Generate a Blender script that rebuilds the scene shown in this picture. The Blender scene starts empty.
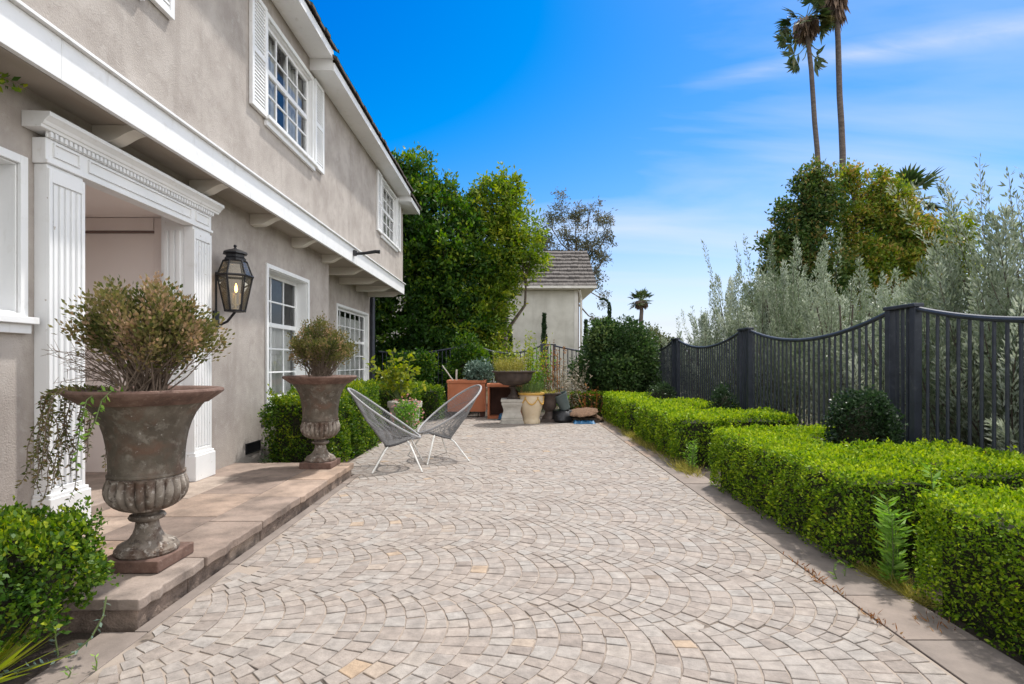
import bpy, math, random
import numpy as np
from mathutils import Vector

rng = np.random.default_rng(11)
random.seed(11)
PI = math.pi
scene = bpy.context.scene
COL = scene.collection

# ------------------------------------------------------------------ camera, light, sky
cam_d = bpy.data.cameras.new("camera")
cam = bpy.data.objects.new("camera", cam_d)
COL.objects.link(cam)
cam.location = (0, 0, 1.3)
cam.rotation_euler = (PI / 2, 0, 0)
cam_d.sensor_width = 36.0
cam_d.lens = 36.0 * 550 / 1024
cam_d.shift_y = 20.0 / 1024
cam_d.clip_end = 3000
scene.camera = cam

SUN_EL = math.radians(63)
sx, sy = 0.62, 0.785                       # towards the sun, on the ground
n_ = math.hypot(sx, sy); sx /= n_; sy /= n_
sd = Vector((sx * math.cos(SUN_EL), sy * math.cos(SUN_EL), math.sin(SUN_EL)))
sl = bpy.data.lights.new("sun", 'SUN')
sl.energy = 3.5
sl.angle = math.radians(2.2)
sl.color = (1.0, 0.955, 0.89)
so = bpy.data.objects.new("sun", sl)
COL.objects.link(so)
so.location = (8, 12, 20)
so.rotation_euler = sd.to_track_quat('Z', 'Y').to_euler()

CLOUD_LOC = (7.3, 2.2, 0.0)
CLOUD_ROT = 20
CLOUD_SCALE = (0.42, 1.5, 1)
CLOUD_LO, CLOUD_HI = 0.49, 0.80
WISP = (4.3, 4.6, 5.0, 1)
FILL_SKY = (10.0, 9.9, 9.8, 1)
world = bpy.data.worlds.new("World")
scene.world = world
world.use_nodes = True
wt = world.node_tree
wt.nodes.clear()


def nd(t, typ, **kw):
    n = t.nodes.new(typ)
    for k, v in kw.items():
        if k.startswith('i_'):
            n.inputs[k[2:].replace('_', ' ')].default_value = v
        else:
            setattr(n, k, v)
    return n


wo = nd(wt, 'ShaderNodeOutputWorld')
bg = nd(wt, 'ShaderNodeBackground')
bg.inputs['Strength'].default_value = 0.15
sky = nd(wt, 'ShaderNodeTexSky', sky_type='NISHITA', sun_disc=False)
sky.sun_elevation = SUN_EL
sky.sun_rotation = math.atan2(sx, sy)
sky.altitude = 100
sky.air_density = 1.0
sky.dust_density = 0.6
sky.ozone_density = 2.6

sb_ = nd(wt, 'ShaderNodeMixRGB', blend_type='SUBTRACT')
sb_.inputs['Fac'].default_value = 1.0
sb_.inputs['Color2'].default_value = (1.97, 1.52, 0.0, 1)
sc_ = nd(wt, 'ShaderNodeMixRGB', blend_type='MULTIPLY')
sc_.inputs['Fac'].default_value = 1.0
sc_.inputs['Color2'].default_value = (1.30, 1.05, 0.94, 1)
wt.links.new(sky.outputs[0], sb_.inputs['Color1'])
wt.links.new(sb_.outputs[0], sc_.inputs['Color1'])
tc = nd(wt, 'ShaderNodeTexCoord')
sep = nd(wt, 'ShaderNodeSeparateXYZ')
wt.links.new(tc.outputs['Generated'], sep.inputs[0])


def wmath(op, a, b=None, clamp=False):
    n = nd(wt, 'ShaderNodeMath', operation=op)
    n.use_clamp = clamp
    for i, v in enumerate((a, b)):
        if v is None: continue
        if isinstance(v, (int, float)): n.inputs[i].default_value = v
        else: wt.links.new(v, n.inputs[i])
    return n.outputs[0]


X_, Y_, Z_ = sep.outputs['X'], sep.outputs['Y'], sep.outputs['Z']
zden = wmath('ADD', wmath('MAXIMUM', Z_, 0.0), 0.16)
cmb = nd(wt, 'ShaderNodeCombineXYZ')
wt.links.new(wmath('DIVIDE', X_, zden), cmb.inputs[0]); wt.links.new(wmath('DIVIDE', Y_, zden), cmb.inputs[1])
mp = nd(wt, 'ShaderNodeMapping')
mp.inputs['Location'].default_value = CLOUD_LOC
mp.inputs['Rotation'].default_value = (0, 0, math.radians(CLOUD_ROT))
mp.inputs['Scale'].default_value = CLOUD_SCALE
wt.links.new(cmb.outputs[0], mp.inputs[0])
cn = nd(wt, 'ShaderNodeTexNoise')
cn.inputs['Scale'].default_value = 1.15
cn.inputs['Detail'].default_value = 7
cn.inputs['Roughness'].default_value = 0.5
cn.inputs['Distortion'].default_value = 0.4
wt.links.new(mp.outputs[0], cn.inputs[0])
cr = nd(wt, 'ShaderNodeValToRGB')
cr.color_ramp.elements[0].position = CLOUD_LO
cr.color_ramp.elements[0].color = (0, 0, 0, 1)
cr.color_ramp.elements[1].position = CLOUD_HI
cr.color_ramp.elements[1].color = (0.7, 0.7, 0.7, 1)
wt.links.new(cn.outputs[0], cr.inputs[0])
mx = nd(wt, 'ShaderNodeMixRGB', blend_type='MIX')
mx.inputs['Color2'].default_value = WISP
wt.links.new(cr.outputs[0], mx.inputs['Fac'])
wt.links.new(sc_.outputs[0], mx.inputs['Color1'])
# added fill light: unseen bright sky overhead, behind and right of the viewer
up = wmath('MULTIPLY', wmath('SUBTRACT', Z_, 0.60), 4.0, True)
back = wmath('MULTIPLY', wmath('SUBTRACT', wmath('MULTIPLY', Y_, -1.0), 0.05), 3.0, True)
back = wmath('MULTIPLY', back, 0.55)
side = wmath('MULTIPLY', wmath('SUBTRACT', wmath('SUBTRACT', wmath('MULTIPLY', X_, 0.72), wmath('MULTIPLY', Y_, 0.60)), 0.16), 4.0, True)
fill_mask = wmath('MAXIMUM', wmath('MAXIMUM', up, back), side)
fill_mask = wmath('MULTIPLY', fill_mask, wmath('ADD', wmath('MULTIPLY', cn.outputs[0], 0.9), 0.45), True)
u_, v_ = wmath('DIVIDE', X_, zden), wmath('DIVIDE', Y_, zden)
wob = wmath('MULTIPLY', wmath('SUBTRACT', cn.outputs[0], 0.5), 0.16)
dl = wmath('ADD', wmath('SUBTRACT', wmath('ADD', wmath('MULTIPLY', u_, 0.37), wmath('MULTIPLY', v_, 0.93)), 1.515), wob)
tl = wmath('SUBTRACT', wmath('MULTIPLY', u_, 0.93), wmath('MULTIPLY', v_, 0.37))
core_ = wmath('SUBTRACT', 1.0, wmath('DIVIDE', wmath('ABSOLUTE', dl), wmath('ADD', 0.05, wmath('MULTIPLY', wmath('MAXIMUM', tl, 0.0), 0.055))), True)
ends = wmath('MULTIPLY', wmath('ADD', tl, 0.13), 5.0, True)
n2_ = nd(wt, 'ShaderNodeTexNoise')
n2_.inputs['Scale'].default_value = 4.2
n2_.inputs['Detail'].default_value = 8
n2_.inputs['Roughness'].default_value = 0.6
n2_.inputs['Distortion'].default_value = 0.8
wt.links.new(mp.outputs[0], n2_.inputs[0])
patch = wmath('MULTIPLY', wmath('SUBTRACT', n2_.outputs[0], 0.30), 2.4, True)
streak = wmath('MULTIPLY', wmath('MULTIPLY', wmath('MULTIPLY', core_, ends), patch), 0.75)
mc = nd(wt, 'ShaderNodeMixRGB', blend_type='MIX')
mc.inputs['Color2'].default_value = (4.2, 4.45, 4.8, 1)
wt.links.new(streak, mc.inputs['Fac'])
wt.links.new(mx.outputs[0], mc.inputs['Color1'])
mx = mc
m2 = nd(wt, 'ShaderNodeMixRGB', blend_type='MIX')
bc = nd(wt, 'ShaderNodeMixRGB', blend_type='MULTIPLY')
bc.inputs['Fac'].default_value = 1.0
bc.inputs['Color1'].default_value = FILL_SKY
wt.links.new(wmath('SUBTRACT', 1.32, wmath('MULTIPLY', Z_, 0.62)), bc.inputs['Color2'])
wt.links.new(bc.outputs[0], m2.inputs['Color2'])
wt.links.new(fill_mask, m2.inputs['Fac'])
hz_ = nd(wt, 'ShaderNodeMixRGB', blend_type='MIX')
hz_.inputs['Color2'].default_value = (4.1, 4.4, 4.8, 1)
wt.links.new(wmath('MULTIPLY', wmath('SUBTRACT', 0.26, Z_), 3.2, True), hz_.inputs['Fac'])
wt.links.new(mx.outputs[0], hz_.inputs['Color1'])
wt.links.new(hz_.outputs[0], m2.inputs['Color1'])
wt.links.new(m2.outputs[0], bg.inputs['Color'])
wt.links.new(bg.outputs[0], wo.inputs['Surface'])

scene.view_settings.view_transform = 'Standard'
scene.view_settings.look = 'None'
scene.view_settings.exposure = 0.40
scene.view_settings.gamma = 1.0
scene.render.engine = 'CYCLES'
scene.cycles.max_bounces = 6
scene.cycles.transparent_max_bounces = 12

# ------------------------------------------------------------------ materials


def new_mat(name):
    m = bpy.data.materials.new(name)
    m.use_nodes = True
    t = m.node_tree
    t.nodes.clear()
    out = t.nodes.new('ShaderNodeOutputMaterial')
    p = t.nodes.new('ShaderNodeBsdfPrincipled')
    t.links.new(p.outputs[0], out.inputs['Surface'])
    return m, t, p, out


def ramp(t, stops):
    r = t.nodes.new('ShaderNodeValToRGB')
    els = r.color_ramp.elements
    while len(els) < len(stops):
        els.new(0.5)
    for e, (pos, c) in zip(els, stops):
        e.position = pos
        e.color = (*c, 1)
    return r


def noise(t, vec, scale, detail=5, rough=0.55, dist=0.0):
    n = t.nodes.new('ShaderNodeTexNoise')
    n.inputs['Scale'].default_value = scale
    n.inputs['Detail'].default_value = detail
    n.inputs['Roughness'].default_value = rough
    n.inputs['Distortion'].default_value = dist
    t.links.new(vec, n.inputs['Vector'])
    return n


def mat(name, stops, scale=3.0, rough=0.8, bump=None, metallic=0.0, detail=6, stretch=None, spec=None, layer=None, speck=None):
    """noise -> ramp colour, optional bump (scale, strength, distance), optional second colour layer (stops, scale, lo, hi, colour)"""
    m, t, p, out = new_mat(name)
    tcn = t.nodes.new('ShaderNodeTexCoord')
    vec = tcn.outputs['Object']
    if stretch:
        mpn = t.nodes.new('ShaderNodeMapping')
        mpn.inputs['Scale'].default_value = stretch
        t.links.new(vec, mpn.inputs[0])
        vec = mpn.outputs[0]
    n = noise(t, vec, scale, detail)
    r = ramp(t, stops)
    t.links.new(n.outputs[0], r.inputs[0])
    colour = r.outputs[0]
    if layer:
        c2, s2, lo, hi = layer
        n2 = noise(t, vec, s2, 8, 0.62, 0.3)
        r2 = ramp(t, [(lo, (0, 0, 0)), (hi, (1, 1, 1))])
        t.links.new(n2.outputs[0], r2.inputs[0])
        mixn = t.nodes.new('ShaderNodeMixRGB')
        mixn.inputs['Color2'].default_value = (*c2, 1)
        t.links.new(r2.outputs[0], mixn.inputs['Fac'])
        t.links.new(colour, mixn.inputs['Color1'])
        colour = mixn.outputs[0]
    for (c3, s3, lo3, hi3, amt, *st3) in (speck or ()):
        v3 = vec
        if st3:
            mp3 = t.nodes.new('ShaderNodeMapping')
            mp3.inputs['Scale'].default_value = st3[0]
            t.links.new(tcn.outputs['Object'], mp3.inputs[0])
            v3 = mp3.outputs[0]
        n3 = noise(t, v3, s3, 6, 0.6, 0.2)
        r3 = ramp(t, [(lo3, (0, 0, 0)), (hi3, (amt, amt, amt))])
        t.links.new(n3.outputs[0], r3.inputs[0])
        m3 = t.nodes.new('ShaderNodeMixRGB')
        m3.inputs['Color2'].default_value = (*c3, 1)
        t.links.new(r3.outputs[0], m3.inputs['Fac'])
        t.links.new(colour, m3.inputs['Color1'])
        colour = m3.outputs[0]
    t.links.new(colour, p.inputs['Base Color'])
    p.inputs['Roughness'].default_value = rough
    p.inputs['Metallic'].default_value = metallic
    if spec is not None:
        p.inputs['Specular IOR Level'].default_value = spec
    if bump:
        bs, bstr, bd = bump
        nb = noise(t, tcn.outputs['Object'], bs, 4, 0.6)
        b = t.nodes.new('ShaderNodeBump')
        b.inputs['Strength'].default_value = bstr
        b.inputs['Distance'].default_value = bd
        t.links.new(nb.outputs[0], b.inputs['Height'])
        t.links.new(b.outputs[0], p.inputs['Normal'])
    return m


def leaf_mat(name, stops, rough=0.45, trans=0.3, tcol=None, spec=0.35):
    m, t, p, out = new_mat(name)
    a = t.nodes.new('ShaderNodeAttribute')
    a.attribute_name = 'tint'
    r = ramp(t, stops)
    t.links.new(a.outputs['Fac'], r.inputs[0])
    t.links.new(r.outputs[0], p.inputs['Base Color'])
    p.inputs['Roughness'].default_value = rough
    p.inputs['Specular IOR Level'].default_value = spec
    tr = t.nodes.new('ShaderNodeBsdfTranslucent')
    hsn = t.nodes.new('ShaderNodeHueSaturation')
    hsn.inputs['Saturation'].default_value = 1.15
    hsn.inputs['Value'].default_value = 1.5
    t.links.new(r.outputs[0], hsn.inputs['Color'])
    t.links.new(hsn.outputs[0], tr.inputs['Color'])
    mixs = t.nodes.new('ShaderNodeMixShader')
    mixs.inputs[0].default_value = trans
    t.links.new(p.outputs[0], mixs.inputs[1])
    t.links.new(tr.outputs[0], mixs.inputs[2])
    t.links.new(mixs.outputs[0], out.inputs['Surface'])
    return m


def tint_mat(name, stops, rough=0.8, nscale=9, namt=0.25, bump=(60, 0.35, 0.004), stain=None, dirt=None):
    """per-face tint -> ramp, mottled by noise"""
    m, t, p, out = new_mat(name)
    a = t.nodes.new('ShaderNodeAttribute')
    a.attribute_name = 'tint'
    tcn = t.nodes.new('ShaderNodeTexCoord')
    r = ramp(t, stops)
    t.links.new(a.outputs['Fac'], r.inputs[0])
    n = noise(t, tcn.outputs['Object'], nscale, 8, 0.65)
    r2 = ramp(t, [(0.25, (1 - namt * 1.4,) * 3), (0.72, (1 + namt,) * 3)])
    t.links.new(n.outputs[0], r2.inputs[0])
    mu = t.nodes.new('ShaderNodeMixRGB')
    mu.blend_type = 'MULTIPLY'
    mu.inputs['Fac'].default_value = 1
    t.links.new(r.outputs[0], mu.inputs['Color1'])
    t.links.new(r2.outputs[0], mu.inputs['Color2'])
    c = mu.outputs[0]
    if stain:
        sc, ss, lo, hi = stain
        n3 = noise(t, tcn.outputs['Object'], ss, 6, 0.6)
        r3 = ramp(t, [(lo, (0, 0, 0)), (hi, (0.8, 0.8, 0.8))])
        t.links.new(n3.outputs[0], r3.inputs[0])
        m3 = t.nodes.new('ShaderNodeMixRGB')
        m3.inputs['Color2'].default_value = (*sc, 1)
        t.links.new(r3.outputs[0], m3.inputs['Fac'])
        t.links.new(c, m3.inputs['Color1'])
        c = m3.outputs[0]
    if dirt:
        dc, dsc, lo, hi = dirt
        n4 = noise(t, tcn.outputs['Object'], dsc, 9, 0.68, 0.6)
        r4 = ramp(t, [(lo, (0, 0, 0)), (hi, (0.55, 0.55, 0.55))])
        t.links.new(n4.outputs[0], r4.inputs[0])
        m4 = t.nodes.new('ShaderNodeMixRGB')
        m4.inputs['Color2'].default_value = (*dc, 1)
        t.links.new(r4.outputs[0], m4.inputs['Fac'])
        t.links.new(c, m4.inputs['Color1'])
        c = m4.outputs[0]
    t.links.new(c, p.inputs['Base Color'])
    p.inputs['Roughness'].default_value = rough
    if bump:
        nb = noise(t, tcn.outputs['Object'], bump[0], 5, 0.65)
        b = t.nodes.new('ShaderNodeBump')
        b.inputs['Strength'].default_value = bump[1]
        b.inputs['Distance'].default_value = bump[2]
        t.links.new(nb.outputs[0], b.inputs['Height'])
        t.links.new(b.outputs[0], p.inputs['Normal'])
    return m


def glass_mat(name, tint=(0.9, 0.93, 0.95), ior=1.6, rough=0.01, dirt=0.0):
    m = bpy.data.materials.new(name)
    m.use_nodes = True
    t = m.node_tree
    t.nodes.clear()
    out = t.nodes.new('ShaderNodeOutputMaterial')
    tr = t.nodes.new('ShaderNodeBsdfTransparent')
    tr.inputs['Color'].default_value = (*tint, 1)
    g = t.nodes.new('ShaderNodeBsdfGlossy')
    g.inputs['Roughness'].default_value = rough
    f = t.nodes.new('ShaderNodeFresnel')
    f.inputs['IOR'].default_value = ior
    mi = t.nodes.new('ShaderNodeMixShader')
    t.links.new(f.outputs[0], mi.inputs[0])
    t.links.new(tr.outputs[0], mi.inputs[1])
    t.links.new(g.outputs[0], mi.inputs[2])
    if dirt:
        d = t.nodes.new('ShaderNodeBsdfDiffuse')
        d.inputs['Color'].default_value = (0.6, 0.58, 0.5, 1)
        m2 = t.nodes.new('ShaderNodeMixShader')
        m2.inputs[0].default_value = dirt
        t.links.new(mi.outputs[0], m2.inputs[1])
        t.links.new(d.outputs[0], m2.inputs[2])
        mi = m2
    t.links.new(mi.outputs[0], out.inputs['Surface'])
    return m


def emit_mat(name, col, s):
    m = bpy.data.materials.new(name)
    m.use_nodes = True
    t = m.node_tree
    t.nodes.clear()
    out = t.nodes.new('ShaderNodeOutputMaterial')
    e = t.nodes.new('ShaderNodeEmission')
    e.inputs['Color'].default_value = (*col, 1)
    e.inputs['Strength'].default_value = s
    t.links.new(e.outputs[0], out.inputs['Surface'])
    return m


stucco = mat('stucco', [(0.34, (0.33, 0.293, 0.266)), (0.5, (0.405, 0.364, 0.333)), (0.66, (0.465, 0.423, 0.39))], 2.2, 0.92,
             bump=(80, 0.8, 0.007), detail=12, layer=((0.30, 0.262, 0.236), 4.5, 0.50, 0.80), speck=(((0.50, 0.465, 0.435), 9, 0.55, 0.75, 0.6), ((0.255, 0.222, 0.198), 2.6, 0.56, 0.74, 0.42, (1.6, 1.6, 0.16))))
white = mat('white_paint', [(0.3, (0.74, 0.75, 0.76)), (0.7, (0.82, 0.825, 0.83))], 2.5, 0.5, bump=(40, 0.2, 0.003),
            layer=((0.60, 0.585, 0.55), 7.0, 0.60, 0.88), speck=(((0.50, 0.475, 0.43), 24, 0.66, 0.78, 0.6), ((0.46, 0.44, 0.40), 5, 0.60, 0.78, 0.5, (2.5, 2.5, 0.5))))
worn_white = mat('worn_white_paint', [(0.3, (0.74, 0.75, 0.76)), (0.7, (0.82, 0.825, 0.83))], 2.5, 0.5, bump=(40, 0.2, 0.003),
                 layer=((0.60, 0.585, 0.55), 6.0, 0.60, 0.88), speck=(((0.36, 0.30, 0.24), 17, 0.675, 0.71, 0.9),))
cream_white = mat('cream_paint', [(0.3, (0.60, 0.565, 0.51)), (0.7, (0.70, 0.665, 0.61))], 3, 0.6, bump=(40, 0.1, 0.003))
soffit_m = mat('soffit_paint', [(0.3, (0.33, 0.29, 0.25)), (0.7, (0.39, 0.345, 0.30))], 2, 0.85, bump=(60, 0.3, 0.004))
blush = mat('blush_paint', [(0.3, (0.80, 0.71, 0.67)), (0.7, (0.83, 0.75, 0.71))], 1.2, 0.6)
blush_shade = mat('blush_painted_shadow', [(0.3, (0.16, 0.11, 0.095)), (0.7, (0.2, 0.14, 0.12))], 2, 0.8)
shake = mat('roof_shake', [(0.25, (0.035, 0.026, 0.021)), (0.75, (0.10, 0.078, 0.062))], 14, 0.9, bump=(50, 0.5, 0.01), stretch=(1, 4, 1))
grey_shake = mat('weathered_shake', [(0.28, (0.055, 0.048, 0.044)), (0.72, (0.15, 0.132, 0.12))], 5, 0.9, bump=(20, 0.6, 0.02), stretch=(3, 1, 1))
far_wall = mat('cream_stucco', [(0.32, (0.46, 0.435, 0.375)), (0.68, (0.60, 0.575, 0.51))], 1.4, 0.9, bump=(30, 0.5, 0.01), layer=((0.36, 0.33, 0.28), 1.1, 0.52, 0.85), speck=(((0.34, 0.31, 0.26), 1.6, 0.56, 0.76, 0.5, (2.0, 2.0, 0.18)),))
curtain_m = mat('curtain', [(0.3, (0.66, 0.65, 0.62)), (0.7, (0.76, 0.75, 0.72))], 2, 0.9)
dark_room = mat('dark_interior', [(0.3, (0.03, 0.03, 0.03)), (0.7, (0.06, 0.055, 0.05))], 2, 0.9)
pane_m = glass_mat('window_glass', (0.88, 0.90, 0.91), 1.46)
iron = mat('dark_iron', [(0.3, (0.030, 0.035, 0.049)), (0.7, (0.052, 0.059, 0.080))], 9, 0.5, bump=(60, 0.2, 0.002), metallic=0.2,
           layer=((0.11, 0.115, 0.13), 14, 0.58, 0.85))
black = mat('black_metal', [(0.3, (0.012, 0.012, 0.014)), (0.7, (0.03, 0.03, 0.034))], 12, 0.45, metallic=0.4, bump=(70, 0.2, 0.002))
lamp_glass = glass_mat('lantern_glass', (0.88, 0.86, 0.80), 1.45, 0.04, dirt=0.08)
flame_m = emit_mat('flame', (1.0, 0.5, 0.12), 9)
candle_m = mat('candle_wax', [(0.3, (0.7, 0.62, 0.48)), (0.7, (0.75, 0.68, 0.55))], 5, 0.5)
rust = mat('rusted_iron', [(0.3, (0.085, 0.048, 0.037)), (0.5, (0.135, 0.078, 0.060)), (0.7, (0.19, 0.12, 0.095))], 12, 0.85, bump=(70, 0.6, 0.005), detail=9,
           speck=(((0.26, 0.19, 0.15), 40, 0.58, 0.70, 0.6), ((0.05, 0.032, 0.026), 22, 0.58, 0.70, 0.6)))
urn_stone = mat('stained_cast_iron', [(0.32, (0.10, 0.080, 0.064)), (0.5, (0.20, 0.168, 0.138)), (0.68, (0.33, 0.29, 0.25))], 5, 0.9, bump=(60, 0.7, 0.006), detail=10,
                layer=((0.085, 0.050, 0.034), 7.0, 0.48, 0.62), speck=(((0.48, 0.445, 0.40), 30, 0.55, 0.67, 0.75), ((0.045, 0.032, 0.025), 28, 0.56, 0.66, 0.75)))
urn_vase = mat('mossy_rusted_vase', [(0.32, (0.050, 0.040, 0.030)), (0.5, (0.092, 0.076, 0.057)), (0.68, (0.155, 0.130, 0.104))], 6, 0.92, bump=(60, 0.7, 0.006), detail=10,
               layer=((0.118, 0.066, 0.044), 5.0, 0.50, 0.68), speck=(((0.26, 0.235, 0.20), 15, 0.54, 0.70, 0.65), ((0.46, 0.44, 0.40), 40, 0.645, 0.70, 0.55), ((0.055, 0.036, 0.026), 9, 0.54, 0.72, 0.6)))
soil = mat('soil', [(0.3, (0.035, 0.026, 0.019)), (0.7, (0.085, 0.064, 0.048))], 8, 0.95, bump=(40, 1.0, 0.02))
terracotta = mat('terracotta', [(0.3, (0.42, 0.135, 0.06)), (0.7, (0.50, 0.175, 0.085))], 4, 0.75, bump=(40, 0.3, 0.004),
                 layer=((0.34, 0.17, 0.11), 5, 0.55, 0.85))
planter_in = mat('dark_clay_shade', [(0.3, (0.05, 0.024, 0.018)), (0.7, (0.085, 0.04, 0.03))], 5, 0.9)
cast_stone = mat('cast_stone', [(0.3, (0.40, 0.37, 0.33)), (0.7, (0.54, 0.51, 0.46))], 7, 0.9, bump=(50, 0.5, 0.005),
                 layer=((0.22, 0.20, 0.17), 6, 0.58, 0.85))
glaze = mat('cream_glaze', [(0.3, (0.62, 0.50, 0.34)), (0.7, (0.70, 0.58, 0.42))], 5, 0.4, layer=((0.55, 0.36, 0.14), 8, 0.58, 0.9))
amber_glaze = mat('amber_glaze', [(0.3, (0.50, 0.28, 0.05)), (0.7, (0.62, 0.38, 0.10))], 6, 0.4)
dark_urn = mat('dark_bronze', [(0.3, (0.035, 0.024, 0.02)), (0.7, (0.085, 0.06, 0.05))], 8, 0.7, bump=(50, 0.4, 0.004))
bucket_m = mat('grey_green_plastic', [(0.3, (0.075, 0.10, 0.10)), (0.7, (0.11, 0.14, 0.14))], 5, 0.55)
coir = mat('coir_fibre', [(0.3, (0.085, 0.045, 0.025)), (0.7, (0.20, 0.115, 0.065))], 30, 0.95, bump=(120, 0.9, 0.01))
blue_plastic = mat('blue_plastic', [(0.3, (0.025, 0.12, 0.26)), (0.7, (0.04, 0.17, 0.34))], 4, 0.5)
cord_m = mat('grey_cord', [(0.3, (0.15, 0.15, 0.155)), (0.7, (0.25, 0.25, 0.255))], 40, 0.6)
rim_m = mat('grey_wrapped_rim', [(0.3, (0.27, 0.27, 0.28)), (0.7, (0.38, 0.38, 0.39))], 60, 0.6, bump=(150, 0.6, 0.004))
ring_m = mat('dark_wrapped_ring', [(0.3, (0.07, 0.07, 0.075)), (0.7, (0.13, 0.13, 0.135))], 60, 0.6, bump=(150, 0.6, 0.004))
leg_m = mat('pale_grey_metal', [(0.3, (0.66, 0.65, 0.62)), (0.7, (0.76, 0.75, 0.72))], 8, 0.4, layer=((0.45, 0.40, 0.33), 18, 0.62, 0.85))
bark = mat('bark', [(0.3, (0.06, 0.045, 0.034)), (0.7, (0.17, 0.135, 0.105))], 10, 0.95, bump=(25, 0.9, 0.02), stretch=(1, 1, 0.25))
palm_bark = mat('palm_bark', [(0.3, (0.085, 0.066, 0.056)), (0.7, (0.165, 0.13, 0.11))], 2, 0.95, bump=(6, 0.9, 0.05), stretch=(1, 1, 4))
twig_m = mat('twig_bark', [(0.3, (0.12, 0.085, 0.06)), (0.7, (0.25, 0.19, 0.145))], 20, 0.9)
green_stem = mat('green_stem', [(0.3, (0.09, 0.13, 0.04)), (0.7, (0.15, 0.20, 0.07))], 20, 0.7)
ground_m = mat('ground', [(0.3, (0.06, 0.055, 0.03)), (0.55, (0.10, 0.09, 0.05)), (0.75, (0.15, 0.13, 0.085))], 0.9, 0.97, bump=(9, 0.8, 0.05), detail=9)
white_stick = mat('bleached_wood', [(0.3, (0.5, 0.47, 0.42)), (0.7, (0.6, 0.57, 0.52))], 9, 0.8)

cobble_m = tint_mat('cobble', [(0.0, (0.225, 0.190, 0.168)), (0.16, (0.280, 0.238, 0.209)), (0.40, (0.282, 0.252, 0.230)), (0.60, (0.312, 0.265, 0.232)),
                               (0.80, (0.308, 0.283, 0.262)), (0.955, (0.335, 0.278, 0.232)), (1.0, (0.365, 0.268, 0.185))], 0.8, 16, 0.28,
                    (75, 0.6, 0.007), stain=((0.42, 0.39, 0.362), 1.3, 0.56, 0.88), dirt=((0.17, 0.14, 0.118), 2.4, 0.55, 0.78))
mortar_m = mat('sand_joint', [(0.33, (0.06, 0.048, 0.04)), (0.39, (0.20, 0.163, 0.135)), (0.52, (0.315, 0.262, 0.220))], 4.2, 0.95, bump=(80, 0.6, 0.004), detail=8)
flag_m = tint_mat('flagstone', [(0.0, (0.185, 0.138, 0.113)), (0.3, (0.255, 0.195, 0.160)), (0.55, (0.285, 0.232, 0.198)), (0.8, (0.325, 0.222, 0.158)), (1.0, (0.34, 0.285, 0.242))],
                  0.78, 4.5, 0.40, (45, 0.6, 0.008), stain=((0.33, 0.265, 0.222), 2.1, 0.55, 0.85), dirt=((0.12, 0.088, 0.07), 3.0, 0.53, 0.76))
riser_m = tint_mat('riser_stone', [(0.0, (0.17, 0.125, 0.10)), (0.5, (0.27, 0.205, 0.165)), (1.0, (0.34, 0.265, 0.21))], 0.9, 9, 0.5, (40, 1.0, 0.015))
band_m = tint_mat('border_stone', [(0.0, (0.19, 0.158, 0.138)), (0.45, (0.225, 0.185, 0.160)), (0.75, (0.27, 0.205, 0.165)), (1.0, (0.30, 0.21, 0.155))], 0.8, 5, 0.22, (60, 0.4, 0.005), dirt=((0.11, 0.088, 0.073), 2.6, 0.52, 0.76))

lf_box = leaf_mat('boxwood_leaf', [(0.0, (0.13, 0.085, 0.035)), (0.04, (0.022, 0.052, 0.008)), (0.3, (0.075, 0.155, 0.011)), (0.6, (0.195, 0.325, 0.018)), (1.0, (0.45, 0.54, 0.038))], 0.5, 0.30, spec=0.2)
lf_boxd = leaf_mat('left_boxwood_leaf', [(0.0, (0.018, 0.050, 0.010)), (0.4, (0.050, 0.115, 0.013)), (0.75, (0.14, 0.225, 0.018)), (1.0, (0.33, 0.38, 0.03))], 0.45, 0.32, spec=0.22)
lf_dry = leaf_mat('drying_boxwood_leaf', [(0.0, (0.055, 0.075, 0.020)), (0.35, (0.125, 0.130, 0.040)), (0.6, (0.21, 0.180, 0.075)), (0.82, (0.29, 0.195, 0.11)), (1.0, (0.40, 0.28, 0.19))], 0.6, 0.28, spec=0.2)
lf_dark = leaf_mat('dark_shrub_leaf', [(0.0, (0.012, 0.028, 0.012)), (0.6, (0.034, 0.066, 0.026)), (1.0, (0.075, 0.115, 0.05))], 0.4, 0.2, spec=0.25)
lf_bush = leaf_mat('domed_bush_leaf', [(0.0, (0.018, 0.042, 0.014)), (0.6, (0.055, 0.105, 0.03)), (1.0, (0.14, 0.19, 0.06))], 0.45, 0.24, spec=0.2)
lf_obush = leaf_mat('olive_bush_leaf', [(0.0, (0.04, 0.055, 0.025)), (0.6, (0.12, 0.14, 0.065)), (1.0, (0.24, 0.24, 0.13))], 0.5, 0.25, spec=0.2)
lf_ficus = leaf_mat('ficus_leaf', [(0.0, (0.014, 0.042, 0.008)), (0.5, (0.045, 0.11, 0.015)), (0.8, (0.12, 0.20, 0.02)), (1.0, (0.25, 0.31, 0.03))], 0.5, 0.34, spec=0.2)
lf_light = leaf_mat('pale_tree_leaf', [(0.0, (0.040, 0.090, 0.012)), (0.5, (0.12, 0.19, 0.02)), (0.8, (0.25, 0.31, 0.035)), (1.0, (0.40, 0.38, 0.06))], 0.5, 0.4, spec=0.2)
lf_olive = leaf_mat('olive_leaf', [(0.0, (0.10, 0.135, 0.072)), (0.45, (0.225, 0.265, 0.17)), (0.8, (0.38, 0.42, 0.32)), (1.0, (0.52, 0.55, 0.45))], 0.45, 0.3)
lf_gold = leaf_mat('bronze_tree_leaf', [(0.0, (0.028, 0.062, 0.012)), (0.4, (0.075, 0.140, 0.020)), (0.7, (0.165, 0.225, 0.030)), (0.94, (0.27, 0.27, 0.045)), (1.0, (0.36, 0.25, 0.07))], 0.5, 0.36, spec=0.2)
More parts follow.
